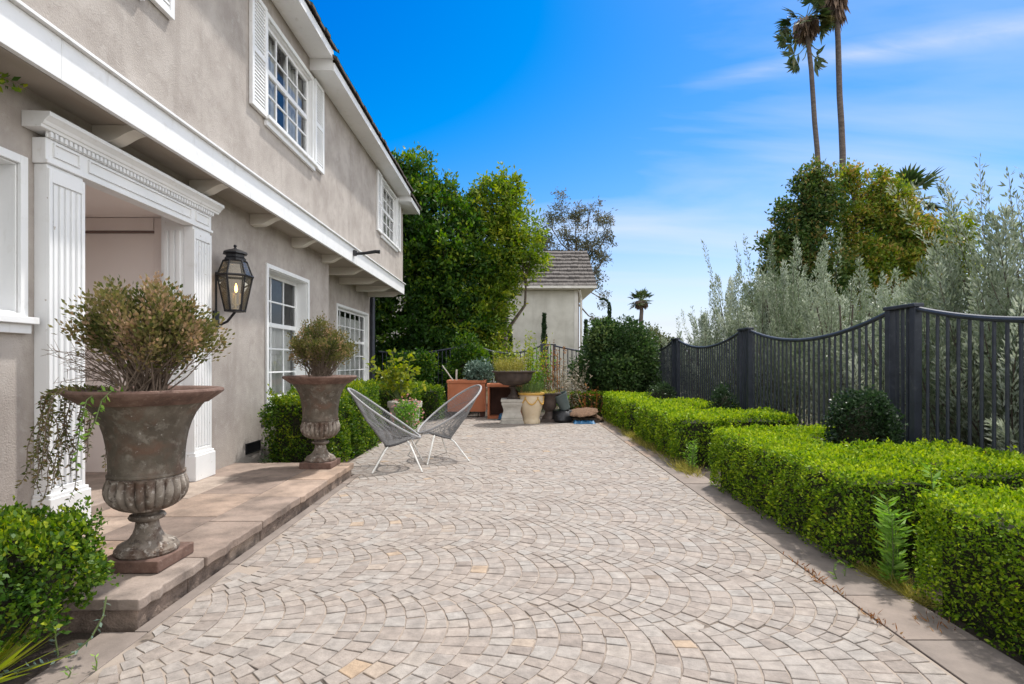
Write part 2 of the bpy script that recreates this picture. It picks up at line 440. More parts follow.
lf_bronze = leaf_mat('dark_bronze_leaf', [(0.0, (0.018, 0.044, 0.012)), (0.5, (0.050, 0.098, 0.022)), (0.85, (0.115, 0.155, 0.035)), (1.0, (0.24, 0.18, 0.06))], 0.5, 0.3, spec=0.2)
lf_lime = leaf_mat('lime_leaf', [(0.0, (0.07, 0.12, 0.012)), (0.5, (0.19, 0.25, 0.02)), (1.0, (0.38, 0.38, 0.04))], 0.45, 0.38)
lf_euca = leaf_mat('eucalyptus_leaf', [(0.0, (0.055, 0.068, 0.040)), (0.5, (0.11, 0.118, 0.070)), (1.0, (0.20, 0.165, 0.10))], 0.55, 0.2, spec=0.15)
lf_palm = leaf_mat('palm_leaf', [(0.0, (0.020, 0.045, 0.014)), (0.6, (0.06, 0.095, 0.03)), (1.0, (0.15, 0.14, 0.05))], 0.4, 0.2)
lf_dead = leaf_mat('dead_palm_leaf', [(0.0, (0.11, 0.075, 0.055)), (0.6, (0.22, 0.155, 0.12)), (1.0, (0.33, 0.23, 0.16))], 0.8, 0.1)
lf_grey = leaf_mat('blue_grey_leaf', [(0.0, (0.07, 0.12, 0.09)), (0.6, (0.15, 0.225, 0.18)), (1.0, (0.25, 0.32, 0.26))], 0.5, 0.15)
lf_straw = leaf_mat('straw_leaf', [(0.0, (0.15, 0.15, 0.035)), (0.5, (0.30, 0.275, 0.06)), (1.0, (0.46, 0.40, 0.12))], 0.6, 0.3)
lf_grass = leaf_mat('grass_blade', [(0.0, (0.05, 0.085, 0.03)), (0.5, (0.10, 0.155, 0.05)), (1.0, (0.19, 0.24, 0.08))], 0.5, 0.3)
lf_weed = leaf_mat('weed_leaf', [(0.0, (0.09, 0.18, 0.03)), (0.6, (0.19, 0.36, 0.055)), (1.0, (0.32, 0.48, 0.10))], 0.5, 0.38)
lf_rust = leaf_mat('rusty_stalk', [(0.0, (0.16, 0.07, 0.025)), (0.6, (0.32, 0.14, 0.05)), (1.0, (0.42, 0.28, 0.12))], 0.7, 0.2)
lf_pale = leaf_mat('pale_dry_leaf', [(0.0, (0.10, 0.095, 0.06)), (0.5, (0.22, 0.20, 0.14)), (1.0, (0.42, 0.36, 0.29))], 0.6, 0.2)
lf_pink = leaf_mat('pink_petal', [(0.0, (0.50, 0.20, 0.18)), (1.0, (0.68, 0.42, 0.38))], 0.5, 0.3)
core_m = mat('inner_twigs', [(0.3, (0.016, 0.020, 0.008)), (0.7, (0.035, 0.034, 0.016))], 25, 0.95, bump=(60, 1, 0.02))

# ------------------------------------------------------------------ mesh helpers
OFF = {}


def tag(o, label=None, cat=None, group=None, kind=None):
    if label: o['label'] = label
    if cat: o['category'] = cat
    if group: o['group'] = group
    if kind: o['kind'] = kind
    return o


def thing(name, label, cat, loc, group=None, rz=0.0):
    o = bpy.data.objects.new(name, None)
    o.empty_display_size = 0.1
    COL.objects.link(o)
    o.location = loc
    o.rotation_euler = (0, 0, rz)
    OFF[o.name] = Vector(loc)
    tag(o, label, cat, group)
    return o


def link(o, parent, loc):
    COL.objects.link(o)
    if parent is not None:
        o.parent = parent
        OFF[o.name] = OFF[parent.name]
    else:
        o.location = loc
        OFF[o.name] = Vector(loc)
    return o


class MB:
    def __init__(s):
        s.v = []; s.f = []; s.mi = []; s.t = []; s.sm = []

    def face(s, pts, mi=0, tint=0.5, smooth=False):
        i = len(s.v)
        s.v.extend([tuple(p) for p in pts])
        s.f.append(tuple(range(i, i + len(pts))))
        s.mi.append(mi); s.t.append(tint); s.sm.append(smooth)

    def fidx(s, idx, mi=0, tint=0.5, smooth=False):
        s.f.append(tuple(idx)); s.mi.append(mi); s.t.append(tint); s.sm.append(smooth)

    def box(s, x0, x1, y0, y1, z0, z1, mi=0, tint=0.5):
        if x0 > x1: x0, x1 = x1, x0
        if y0 > y1: y0, y1 = y1, y0
        if z0 > z1: z0, z1 = z1, z0
        i = len(s.v)
        s.v += [(x0, y0, z0), (x1, y0, z0), (x1, y1, z0), (x0, y1, z0), (x0, y0, z1), (x1, y0, z1), (x1, y1, z1), (x0, y1, z1)]
        for q in ((0, 3, 2, 1), (4, 5, 6, 7), (0, 1, 5, 4), (1, 2, 6, 5), (2, 3, 7, 6), (3, 0, 4, 7)):
            s.fidx([i + k for k in q], mi, tint)

    def prism(s, poly, plane, a, b, mi=0, tint=0.5):
        """poly: 2-D outline; plane 'xz' extruded along y, 'yz' along x, 'xy' along z"""
        def p3(p, w):
            if plane == 'xz': return (p[0], w, p[1])
            if plane == 'yz': return (w, p[0], p[1])
            return (p[0], p[1], w)
        n = len(poly); i = len(s.v)
        s.v += [p3(p, a) for p in poly] + [p3(p, b) for p in poly]
        s.fidx([i + k for k in range(n)][::-1], mi, tint)
        s.fidx([i + n + k for k in range(n)], mi, tint)
        for k in range(n):
            s.fidx((i + k, i + (k + 1) % n, i + n + (k + 1) % n, i + n + k), mi, tint)

    def tube(s, pts, rad, n=8, mi=0, tint=0.5, closed=False, cap=True, smooth=True):
        pts = [Vector(p) for p in pts]
        m = len(pts)
        if not hasattr(rad, '__len__'): rad = [rad] * m
        base = len(s.v)
        up = Vector((0, 0, 1))
        prev = None
        for k, p in enumerate(pts):
            if closed: d = pts[(k + 1) % m] - pts[k - 1]
            else: d = pts[min(k + 1, m - 1)] - pts[max(k - 1, 0)]
            if d.length < 1e-9: d = Vector((0, 0, 1))
            d.normalize()
            if prev is None:
                a = d.cross(up)
                if a.length < 0.05: a = d.cross(Vector((1, 0, 0)))
            else:
                a = prev - d * prev.dot(d)
            a.normalize(); prev = a
            b = d.cross(a)
            for j in range(n):
                th = 2 * PI * j / n
                q = p + (a * math.cos(th) + b * math.sin(th)) * rad[k]
                s.v.append((q.x, q.y, q.z))
        seg = m if closed else m - 1
        for k in range(seg):
            k2 = (k + 1) % m
            for j in range(n):
                j2 = (j + 1) % n
                s.fidx((base + k * n + j, base + k * n + j2, base + k2 * n + j2, base + k2 * n + j), mi, tint, smooth)
        if cap and not closed:
            s.fidx([base + j for j in range(n)][::-1], mi, tint)
            s.fidx([base + (m - 1) * n + j for j in range(n)], mi, tint)

    def lathe(s, prof, c=(0, 0, 0), n=48, mod=None, mi=0, smooth=True, closed=False, tint=0.5):
        base = len(s.v); m = len(prof)
        for (r, z) in prof:
            for j in range(n):
                th = 2 * PI * j / n
                rr = r * (mod(th, z) if mod else 1.0)
                s.v.append((c[0] + rr * math.cos(th), c[1] + rr * math.sin(th), c[2] + z))
        for k in range(m - 1):
            for j in range(n):
                j2 = (j + 1) % n
                s.fidx((base + k * n + j, base + k * n + j2, base + (k + 1) * n + j2, base + (k + 1) * n + j), mi, tint, smooth)

    def build(s, name, mats, parent=None, loc=(0, 0, 0), bevel=0.0, tinted=False):
        if not isinstance(mats, (list, tuple)): mats = [mats]
        me = bpy.data.meshes.new(name)
        o = OFF[parent.name] if parent is not None else Vector(loc)
        me.from_pydata([(x - o.x, y - o.y, z - o.z) for x, y, z in s.v], [], s.f)
        for m in mats: me.materials.append(m)
        me.polygons.foreach_set('material_index', s.mi)
        me.polygons.foreach_set('use_smooth', s.sm)
        if tinted:
            a = me.attributes.new('tint', 'FLOAT', 'FACE')
            a.data.foreach_set('value', s.t)
        me.update()
        if any(s.sm): me.set_sharp_from_angle(angle=math.radians(38))
        ob = bpy.data.objects.new(name, me)
        link(ob, parent, loc)
        if bevel:
            bm_ = ob.modifiers.new('bevel', 'BEVEL')
            bm_.width = bevel; bm_.segments = 2; bm_.limit_method = 'ANGLE'; bm_.angle_limit = math.radians(40)
        return ob


def unit(a):
    return a / np.maximum(np.linalg.norm(a, axis=1, keepdims=True), 1e-9)


def rdir(n):
    return unit(rng.normal(size=(n, 3)))


def leaves(name, P, D, L, W, tint, mats, parent=None, loc=(0, 0, 0), N=None, fold=0.18, extra=None, kind=None):
    """one mesh of folded leaf quads; extra = list of 4-point quads using material 1"""
    P = np.asarray(P, float); n = len(P)
    D = unit(np.asarray(D, float))
    if N is None: N = rdir(n)
    B = unit(np.cross(D, N)); N2 = np.cross(B, D)
    L = np.broadcast_to(np.asarray(L, float), (n,))[:, None]
    W = np.broadcast_to(np.asarray(W, float), (n,))[:, None]
    mid = P + D * L * 0.48 + N2 * W * fold
    V = np.empty((n, 4, 3))
    V[:, 0] = P; V[:, 1] = mid + B * W * 0.5; V[:, 2] = P + D * L; V[:, 3] = mid - B * W * 0.5
    V = V.reshape(-1, 3)
    tint = np.clip(np.broadcast_to(np.asarray(tint, float), (n,)), 0, 1)
    mi = np.zeros(n, np.int32)
    if extra:
        E = np.asarray(extra, float).reshape(-1, 3)
        V = np.vstack([V, E])
        mi = np.concatenate([mi, np.ones(len(extra), np.int32)])
        tint = np.concatenate([tint, np.full(len(extra), 0.5)])
    o = OFF[parent.name] if parent is not None else Vector(loc)
    V = V - np.array([o.x, o.y, o.z])
    nf = len(mi)
    me = bpy.data.meshes.new(name)
    me.vertices.add(nf * 4)
    me.vertices.foreach_set('co', V.astype(np.float32).ravel())
    me.loops.add(nf * 4)
    me.loops.foreach_set('vertex_index', np.arange(nf * 4, dtype=np.int32))
    me.polygons.add(nf)
    me.polygons.foreach_set('loop_start', np.arange(0, nf * 4, 4, dtype=np.int32))
    me.polygons.foreach_set('loop_total', np.full(nf, 4, np.int32))
    if not isinstance(mats, (list, tuple)): mats = [mats]
    for m in mats: me.materials.append(m)
    me.polygons.foreach_set('material_index', mi)
    a = me.attributes.new('tint', 'FLOAT', 'FACE')
    a.data.foreach_set('value', tint.astype(np.float32))
    me.update(calc_edges=True)
    ob = bpy.data.objects.new(name, me)
    link(ob, parent, loc)
    if kind: ob['kind'] = kind
    return ob


def copy_tree(o, parent=None):
    c = o.copy()
    COL.objects.link(c)
    if parent is not None: c.parent = parent
    for ch in list(o.children):
        copy_tree(ch, c)
    OFF[c.name] = OFF.get(o.name, Vector((0, 0, 0)))
    return c


def structure(o):
    o['kind'] = 'structure'
    return o


# ------------------------------------------------------------------ ground, patio, borders
g = MB()
S = 900
# finer cells near the house, one sheet out to the horizon
g.face([(-S, -S, -0.06), (S, -S, -0.06), (S, S, -0.06), (-S, S, -0.06)])
structure(g.build('ground', ground_m))

bed = MB()
bed.face([(2.19, -2, -0.03), (4.6, -2, -0.03), (4.6, 15.6, -0.03), (2.19, 15.6, -0.03)])
bed.face([(-1.6, 12.9, -0.03), (2.19, 12.9, -0.03), (2.19, 15.6, -0.03), (-1.6, 15.6, -0.03)])
bed.face([(-3.2, -2.2, -0.03), (-1.97, -2.2, -0.03), (-1.97, 2.70, -0.03), (-3.2, 2.70, -0.03)])
bed.face([(-3.9, 6.4, -0.03), (-2.1, 6.4, -0.03), (-2.1, 15.6, -0.03), (-3.9, 15.6, -0.03)])
bed.face([(-2.1, 12.9, -0.03), (-1.6, 12.9, -0.03), (-1.6, 15.6, -0.03), (-2.1, 15.6, -0.03)])
structure(bed.build('soil_bed', soil))

pat = MB()
pat.face([(-1.755, -2.2, -0.005), (1.835, -2.2, -0.005), (1.835, 13.0, -0.005), (-1.755, 13.0, -0.005)], 1)
pat.face([(-2.12, 6.37, -0.005), (-1.755, 6.37, -0.005), (-1.755, 13.0, -0.005), (-2.12, 13.0, -0.005)], 1)
STEP = 0.106                           # rows of segmental arcs: pitch of the arcs, chord of a row, arc radius
CH = 0.775
RA = CH / math.sqrt(2)
TILT = math.radians(-8)
ct_, st_ = math.cos(TILT), math.sin(TILT)
AM = PI / 4
PAVE_X0 = -1.735


def in_region(x, y):
    if y < 6.36: return PAVE_X0 < x < 1.825
    return -2.10 < x < 1.825


def lay(s_, t_):
    t_ += 0.045 * math.sin(s_ * 2.3 + t_ * 0.9) + 0.02 * math.sin(s_ * 5.1 - t_ * 1.7)      # laid by eye: the rows wander
    s_ += 0.04 * math.sin(t_ * 2.1 + s_ * 0.7)
    return [s_ * ct_ - t_ * st_, s_ * st_ + t_ * ct_]


def on_next(ph):
    """where the normal at angle ph meets the next arc, as an angle on that arc"""
    q = STEP * math.cos(ph) + math.sqrt(RA * RA - (STEP * math.sin(ph)) ** 2)
    return math.atan2(q * math.sin(ph), q * math.cos(ph) - STEP)


dE = (STEP / math.sqrt(2)) / RA
for row in range(-6, 21):
    t0 = 0.16 + row * CH
    for i in range(-36, 46):
        s0 = i * STEP
        n = random.choice([6, 7, 7])
        inner0, inner1 = -AM + 2 * dE, AM - 2 * dE
        cuts = [-AM, -AM + dE] + [inner0 + (inner1 - inner0) * (j + (random.uniform(-0.2, 0.2) if 0 < j < n else 0)) / n for j in range(n + 1)] + [AM - dE, AM]
        for j in range(1, len(cuts) - 1):                  # the lowest stone straddles the row below, which lays it
            a0, a1 = cuts[j], cuts[j + 1]
            am = (a0 + a1) / 2
            b0, b1, bm = on_next(a0), on_next(a1), on_next(am)
            raw = []
            for (off, aa) in ((0, a0), (STEP, b0), (STEP, bm), (STEP, b1), (0, a1), (0, am)):
                raw.append((s0 + off - RA + RA * math.cos(aa), t0 + RA * math.sin(aa)))
            cx_ = sum(p[0] for p in raw) / 6; cy_ = sum(p[1] for p in raw) / 6
            size = math.sqrt((raw[0][0] - raw[3][0]) ** 2 + (raw[0][1] - raw[3][1]) ** 2)
            k_ = 1 - (0.0062 + 0.0058 * random.random()) / max(size, 0.05)
            poly = []
            for (ps, pt) in raw:
                q = lay(cx_ + (ps - cx_) * k_, cy_ + (pt - cy_) * k_)
                poly.append([q[0] + random.uniform(-.0034, .0034), q[1] + random.uniform(-.0034, .0034)])
            mxx = sum(p[0] for p in poly) / 6; myy = sum(p[1] for p in poly) / 6
            if myy < -2.1 or myy > 12.95 or not in_region(mxx, myy): continue
            left = PAVE_X0 if myy < 6.36 else -2.10
            for p in poly:
                p[0] = min(max(p[0], left), 1.825); p[1] = min(p[1], 12.96)
            ar = abs(0.5 * sum(poly[q][0] * poly[(q + 1) % 6][1] - poly[(q + 1) % 6][0] * poly[q][1] for q in range(6)))
            if ar < 0.0012: continue
            hz = random.gauss(0, 0.0011) + (random.random() < 0.04) * random.uniform(-0.005, 0.001)
            tx, ty = random.gauss(0, 0.010), random.gauss(0, 0.010)
            tn = 0.05 + 0.83 * random.random() if random.random() > 0.009 else random.uniform(0.93, 1.0)
            i0 = len(pat.v)
            for ins_, zz_ in ((0.0, -0.014), (0.0, -0.0024), (0.05, 0.0)):
                for p in poly:
                    px, py = p[0] + (mxx - p[0]) * ins_, p[1] + (myy - p[1]) * ins_
                    z = zz_ + hz + tx * (px - mxx) + ty * (py - myy) if zz_ > -0.01 else zz_
                    pat.v.append((px, py, z))
            for ring in (0, 1):
                for q in range(6):
                    q2 = (q + 1) % 6
                    pat.fidx((i0 + ring * 6 + q, i0 + ring * 6 + q2, i0 + ring * 6 + 6 + q2, i0 + ring * 6 + 6 + q), 0, tn)
            pat.fidx([i0 + 12 + q for q in range(6)], 0, tn)
structure(pat.build('patio', [cobble_m, mortar_m], tinted=True))

band = MB()
y = -2.2
while y < 13.0:
    l = random.uniform(0.48, 0.58)
    band.box(1.84, 2.19, y + 0.004, y + l - 0.004, -0.05, random.uniform(-0.002, 0.003), 0, random.random())
    y += l
y = -2.2
while y < 2.62:                                       # smooth stones along the terrace side, wider before it
    l = random.uniform(0.6, 0.9)
    y2 = min(y + l, 2.66)
    band.box(-1.76, -1.98, y + 0.004, y2 - 0.003, -0.05, random.uniform(-0.006, -0.003), 0, random.random() * 0.5)
    y = y2
while y < 6.33:
    l = random.uniform(0.6, 0.9)
    y2 = min(y + l, 6.35)
    band.box(-1.76, -1.83, y + 0.003, y2 - 0.003, -0.05, random.uniform(-0.004, 0.0), 0, random.random() * 0.5)
    y = y2
structure(band.build('stone_border', band_m, bevel=0.004, tinted=True))

ter = MB()
TX, TY0, TY1, TZ = -1.82, 2.69, 6.36, 0.137
ys = [TY0, 3.28, 4.02, 4.75, 5.45, TY1]
for a, b in zip(ys[:-1], ys[1:]):                      # edge stones
    xo = TX + random.uniform(-0.005, 0.005)
    yy0, yy1 = a + 0.003, b - 0.003
    npt = int((yy1 - yy0) / 0.045)
    out = [(xo + random.gauss(0, 0.0045) - (0.006 if q in (0, npt) else 0), yy0 + (yy1 - yy0) * q / npt) for q in range(npt + 1)]
    if a == TY0: out = [(TX - 0.40, yy0)] + [(TX - 0.36 + 0.042 * q, yy0 + abs(random.gauss(0, 0.004))) for q in range(8)] + out
    else: out = [(TX - 0.40, yy0)] + out
    ter.prism(out + [(TX - 0.40, yy1)], 'xy', TZ - 0.058, TZ + random.uniform(-0.002, 0.001), 0, random.random())
cols = [(-2.224, -2.76), (-2.764, -3.2)]
for (xa, xb) in cols:
    y = TY0
    while y < TY1 - 0.05:
        l = random.choice([0.55, 0.72, 0.9])
        y2 = min(y + l, TY1)
        if TY1 - y2 < 0.25: y2 = TY1
        ter.box(xa, xb, y + 0.003, y2 - 0.003, TZ - 0.058, TZ + random.uniform(-0.002, 0.001), 0, random.random())
        y = y2
y = TY0 + 0.025
while y < TY1 - 0.02:                                  # riser stones
    l = random.uniform(0.34, 0.62)
    y2 = min(y + l, TY1 - 0.02)
    if TY1 - y2 < 0.2: y2 = TY1 - 0.02
    ter.box(TX - 0.025 - random.uniform(0, .006), TX - 0.2, y + 0.002, y2 - 0.002, -0.055, TZ - 0.0605, 1, random.random())
    y = y2
x = TX - 0.026
while x > -3.19:
    x2 = max(x - random.uniform(0.3, 0.55), -3.195)
    ter.box(x - 0.002, x2 + 0.002, TY0 + 0.022, TY0 + 0.2, -0.055, TZ - 0.0605, 1, random.random() * 0.6)
    x = x2
ter.box(TX - 0.21, -3.195, TY0 + 0.21, TY1 - 0.03, -0.055, TZ - 0.066, 1, 0.3)
ter.box(-3.205, -3.34, 3.985, 5.365, 0.05, 0.20, 0, 0.5)   # door step
structure(ter.build('terrace', [flag_m, riser_m], bevel=0.007, tinted=True))

# ------------------------------------------------------------------ the house
XW, XR, XU = -3.20, -3.70, -2.84
YN, YC, YE = -3.0, 9.6, 14.3
house = thing('stucco_house', 'large taupe stucco house with white trim, overhanging upper floor and fluted door surround', 'house', (-3.2, 6.0, 0.0))


def wall_sheet(mb, x, y0, y1, z0, z1, holes, depth=0.0, mi=0):
    ysx = sorted({y0, y1, *[h[0] for h in holes], *[h[1] for h in holes]})
    zsx = sorted({z0, z1, *[h[2] for h in holes], *[h[3] for h in holes]})
    for a, b in zip(ysx[:-1], ysx[1:]):
        for c, d in zip(zsx[:-1], zsx[1:]):
            if any(h[0] <= a and b <= h[1] and h[2] <= c and d <= h[3] for h in holes): continue
            mb.face([(x, a, c), (x, b, c), (x, b, d), (x, a, d)], mi)


W1 = (7.13, 8.63, 0.70, 2.586)       # lower window by the urn
W0 = (2.20, 3.61, 1.56, 2.64)        # high window left of the door
W2 = (11.56, 14.10, 0.66, 2.54)      # wide window in the recess
DOOR = (3.985, 5.365, 0.10, 2.64)
c_ = 0.055                            # casing width
lw = MB()
hole = lambda w: (w[0] + c_, w[1] - c_, w[2] + c_, w[3] - c_)
wall_sheet(lw, XW, YN, YC, -0.05, 3.12, [hole(W1), hole(W0), DOOR])
lw.face([(XW, YC, -0.05), (XR, YC, -0.05), (XR, YC, 3.12), (XW, YC, 3.12)])
wall_sheet(lw, XR, YC, YE, -0.05, 3.12, [hole(W2)])
lw.face([(XR, YE, -0.05), (-10, YE, -0.05), (-10, YE, 3.12), (XR, YE, 3.12)])
lw.face([(XW, YN, -0.05), (-10, YN, -0.05), (-10, YN, 3.12), (XW, YN, 3.12)])
lw.face([(-10, YN, -0.05), (-10, YE, -0.05), (-10, YE, 5.5), (-10, YN, 5.5)])
lw.build('wall', stucco, house)

UW_A = (5.93, 8.20, 4.09, 5.34)      # middle upper window, shutters included
UW_B = (11.50, 13.85, 4.06, 5.33)
UW_C = (2.20, 4.56, 4.13, 5.45)
SH = 0.37                             # shutter width
uw = MB()
uh = lambda w: (w[0] + SH + c_, w[1] - SH - c_, w[2] + c_, w[3] - c_)
wall_sheet(uw, XU, YN, YE, 3.05, 5.62, [uh(UW_A), uh(UW_B), uh(UW_C)])
uw.face([(XU, YE, 3.05), (-10, YE, 3.05), (-10, YE, 5.5), (XU, YE, 5.5)])
uw.face([(XU, YN, 3.05), (-10, YN, 3.05), (-10, YN, 5.5), (XU, YN, 5.5)])
uw.build('upper_wall', stucco, house)

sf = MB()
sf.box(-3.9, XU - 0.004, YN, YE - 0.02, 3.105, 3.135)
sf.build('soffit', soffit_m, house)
fa = MB()
seams = [YN, 0.6, 3.42, 8.3, YE]
for a, b in zip(seams[:-1], seams[1:]):
    fa.box(XU + 0.002, -2.80, a + 0.001, b - 0.001, 3.053, 3.312)
fa.box(XU - 0.3, XU + 0.0, YE - 0.018, YE + 0.03, 3.053, 3.312)
fas = fa.build('fascia', white, house, bevel=0.003)
cp = MB()
for a, b in zip([YN, 2.62, 6.9, 11.0], [2.62, 6.9, 11.0, YE + 0.04]):
    cp.prism([(XU + 0.003, 3.314), (-2.765, 3.314), (-2.765, 3.334), (-2.785, 3.348), (XU + 0.003, 3.356)], 'xz', a + 0.001, b - 0.001)
cp.build('moulding', white, fas, bevel=0.002)


def corbel_profile(x_back, x_front):
    z1 = 3.104
    pts = [(x_back, z1), (x_front, z1), (x_front, z1 - 0.035)]
    L_ = 0.22
    for k in range(1, 9):
        u = k / 8
        pts.append((x_front - 0.012 - L_ * u, z1 - 0.04 - 0.085 * (0.5 - 0.5 * math.cos(PI * u))))
    pts.append((x_back, z1 - 0.128))
    return pts


for k in range(9):
    yk = 4.25 + 1.262 * k
    if k == 8: yk = 14.16
    xb = XW + 0.001 if yk < YC else XR + 0.001
    cb = MB()
    cb.prism(corbel_profile(xb, -2.852), 'xz', yk - 0.065, yk + 0.065)
    cb.build('corbel', cream_white, house, bevel=0.003)
cb = MB()
cb.prism(corbel_profile(XW + 0.001, -2.852), 'xz', 2.99 - 0.065, 2.99 + 0.065)
cb.build('corbel', cream_white, house, bevel=0.003)


def window(w, x, recess, cols, rows, rail=None, curtain=True, label=None, flare=True):
    """casing + lined reveal; sash, pane, sill and curtain are sub-parts"""
    y0, y1, z0, z1 = w
    fr = MB()
    pr = x + 0.026
    fr.box(x + 0.001, pr, y0, y0 + c_, z0, z1); fr.box(x + 0.001, pr, y1 - c_, y1, z0, z1)
    fr.box(x + 0.001, pr, y0 + c_ + .0005, y1 - c_ - .0005, z1 - c_, z1); fr.box(x + 0.001, pr, y0 + c_ + .0005, y1 - c_ - .0005, z0, z0 + c_)
    a, b, c, d = y0 + c_, y1 - c_, z0 + c_, z1 - c_
    xi = x - recess - 0.05
    t_ = 0.012
    fr.box(xi, x + 0.0005, a, a + t_, c, d); fr.box(xi, x + 0.0005, b - t_, b, c, d)
    fr.box(xi, x + 0.0005, a + t_, b - t_, d - t_, d); fr.box(xi, x + 0.0005, a + t_, b - t_, c, c + t_)
    wf = fr.build('window', white, house, bevel=0.003)
    if label: wf['label'] = label
    a += t_ + .0005; b -= t_ + .0005; c += t_ + .0005; d -= t_ + .0005
    xg = x - recess
    sm = MB()
    fw = 0.045
    sm.box(xg - 0.02, xg + 0.018, a, a + fw, c, d); sm.box(xg - 0.02, xg + 0.018, b - fw, b, c, d)
    sm.box(xg - 0.02, xg + 0.018, a + fw, b - fw, d - fw, d); sm.box(xg - 0.02, xg + 0.018, a + fw, b - fw, c, c + fw * 1.3)
    for k in range(1, cols):
        yy = a + fw + (b - a - 2 * fw) * k / cols
        sm.box(xg - 0.012, xg + 0.012, yy - 0.011, yy + 0.011, c + fw * 1.3, d - fw)
    for k in range(1, rows):
        zz_ = c + fw * 1.3 + (d - c - 2.3 * fw) * k / rows
        hh = 0.03 if k == rail else 0.011
        sm.box(xg - (0.012 if k != rail else 0.022), xg + (0.0105 if k != rail else 0.024), a + fw, b - fw, zz_ - hh, zz_ + hh)
    sm.build('sash', white, wf, bevel=0.002)
    pm = MB()
    ny, nz = cols, rows                                # each pane tilted a hair: reflections break up as in old glass
    for i in range(ny):
        for j in range(nz):
            ya, yb = a + fw + (b - a - 2 * fw) * i / ny, a + fw + (b - a - 2 * fw) * (i + 1) / ny
            za, zb = c + fw * 1.3 + (d - c - 2.3 * fw) * j / nz, c + fw * 1.3 + (d - c - 2.3 * fw) * (j + 1) / nz
            q = [random.uniform(-0.0022, 0.0022) for _ in range(4)]
            pm.face([(xg - 0.002 + q[0], ya, za), (xg - 0.002 + q[1], yb, za), (xg - 0.002 + q[2], yb, zb), (xg - 0.002 + q[3], ya, zb)])
    pm.build('pane', pane_m, wf)
    si = MB()
    si.box(x + 0.0265, x + 0.075, y0 - 0.03, y1 + 0.03, z0 - 0.012, z0 + 0.032)
    si.box(x + 0.001, x + 0.04, y0 - 0.01, y1 + 0.01, z0 - 0.075, z0 - 0.0125)
    si.build('sill', white, wf, bevel=0.004)
    if curtain:
        cm = MB()
        n = 60
        for s0, s1, tp in curtain:
            pts = []
            for k in range(n + 1):
                u = k / n
                pts.append((xg - 0.10 + 0.02 * math.sin(u * (s1 - s0) * (b - a) * 48) + 0.008 * math.sin(u * 91), a + (b - a) * (s0 + (s1 - s0) * u)))
            for k in range(n):
                (xa, ya), (xb, yb) = pts[k], pts[k + 1]
                cm.face([(xa, ya, c), (xb, yb, c), (xb, yb, c + (d - c) * tp), (xa, ya, c + (d - c) * tp)], smooth=True)
        cm.build('curtain', curtain_m, wf)
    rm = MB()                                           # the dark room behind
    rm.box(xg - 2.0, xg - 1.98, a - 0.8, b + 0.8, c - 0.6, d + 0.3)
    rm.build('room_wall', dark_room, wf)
    return wf


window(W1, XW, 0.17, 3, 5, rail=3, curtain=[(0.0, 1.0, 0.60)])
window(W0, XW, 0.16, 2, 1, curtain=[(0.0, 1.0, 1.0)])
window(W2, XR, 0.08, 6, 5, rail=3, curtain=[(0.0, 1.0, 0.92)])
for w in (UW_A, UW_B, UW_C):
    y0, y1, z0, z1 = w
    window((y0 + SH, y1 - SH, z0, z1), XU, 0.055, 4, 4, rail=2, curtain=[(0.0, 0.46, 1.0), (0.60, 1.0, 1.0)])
    for (ya, yb) in ((y0, y0 + SH - 0.005), (y1 - SH + 0.005, y1)):
        s_ = MB()
        st = 0.05
        xo, xi = XU + 0.045, XU + 0.004
        s_.box(xi, xo, ya, ya + st, z0, z1); s_.box(xi, xo, yb - st, yb, z0, z1)
        for zc in (z0, (z0 + z1) / 2 - st / 2, z1 - st):
            s_.box(xi, xo, ya + st, yb - st, zc, zc + st)
        sh = s_.build('shutter', worn_white, house, bevel=0.003)
        lo = MB()
        for (za, zb) in ((z0 + st, (z0 + z1) / 2 - st / 2), ((z0 + z1) / 2 + st / 2, z1 - st)):
            n = int((zb - za) / 0.038)
            for k in range(n):
                zc = za + (k + 0.5) * (zb - za) / n
                lo.face([(xo - 0.022, ya + st, zc + 0.024), (xo - 0.022, yb - st, zc + 0.024), (xo - 0.008, yb - st, zc - 0.014), (xo - 0.008, ya + st, zc - 0.014)])
                lo.face([(xo - 0.008, ya + st, zc - 0.014), (xo - 0.008, yb - st, zc - 0.014), (xo - 0.020, yb - st, zc - 0.016), (xo - 0.020, ya + st, zc - 0.016)])
        lo.build('louvre', worn_white, sh)

# door surround
PX = -3.112


def pilaster(y0, y1):
    p = MB()
    p.box(XW + 0.001, PX, y0, y1, 0.139, 2.628)
    for k in range(5):
        wf = (y1 - y0 - 0.06) / 5
        a = y0 + 0.03 + k * wf
        p.box(PX - 0.001, PX + 0.016, a + 0.012, a + wf - 0.012, 0.46, 2.50)
    p.box(PX - 0.001, PX + 0.017, y0, y0 + 0.028, 0.40, 2.60); p.box(PX - 0.001, PX + 0.017, y1 - 0.028, y1, 0.40, 2.60)
    p.box(PX - 0.001, PX + 0.0172, y0 + 0.0285, y1 - 0.0285, 2.51, 2.60)
    p.box(PX - 0.001, PX + 0.0172, y0 + 0.0285, y1 - 0.0285, 0.40, 0.45)
    o = p.build('pilaster', worn_white, sur, bevel=0.003)
    return o


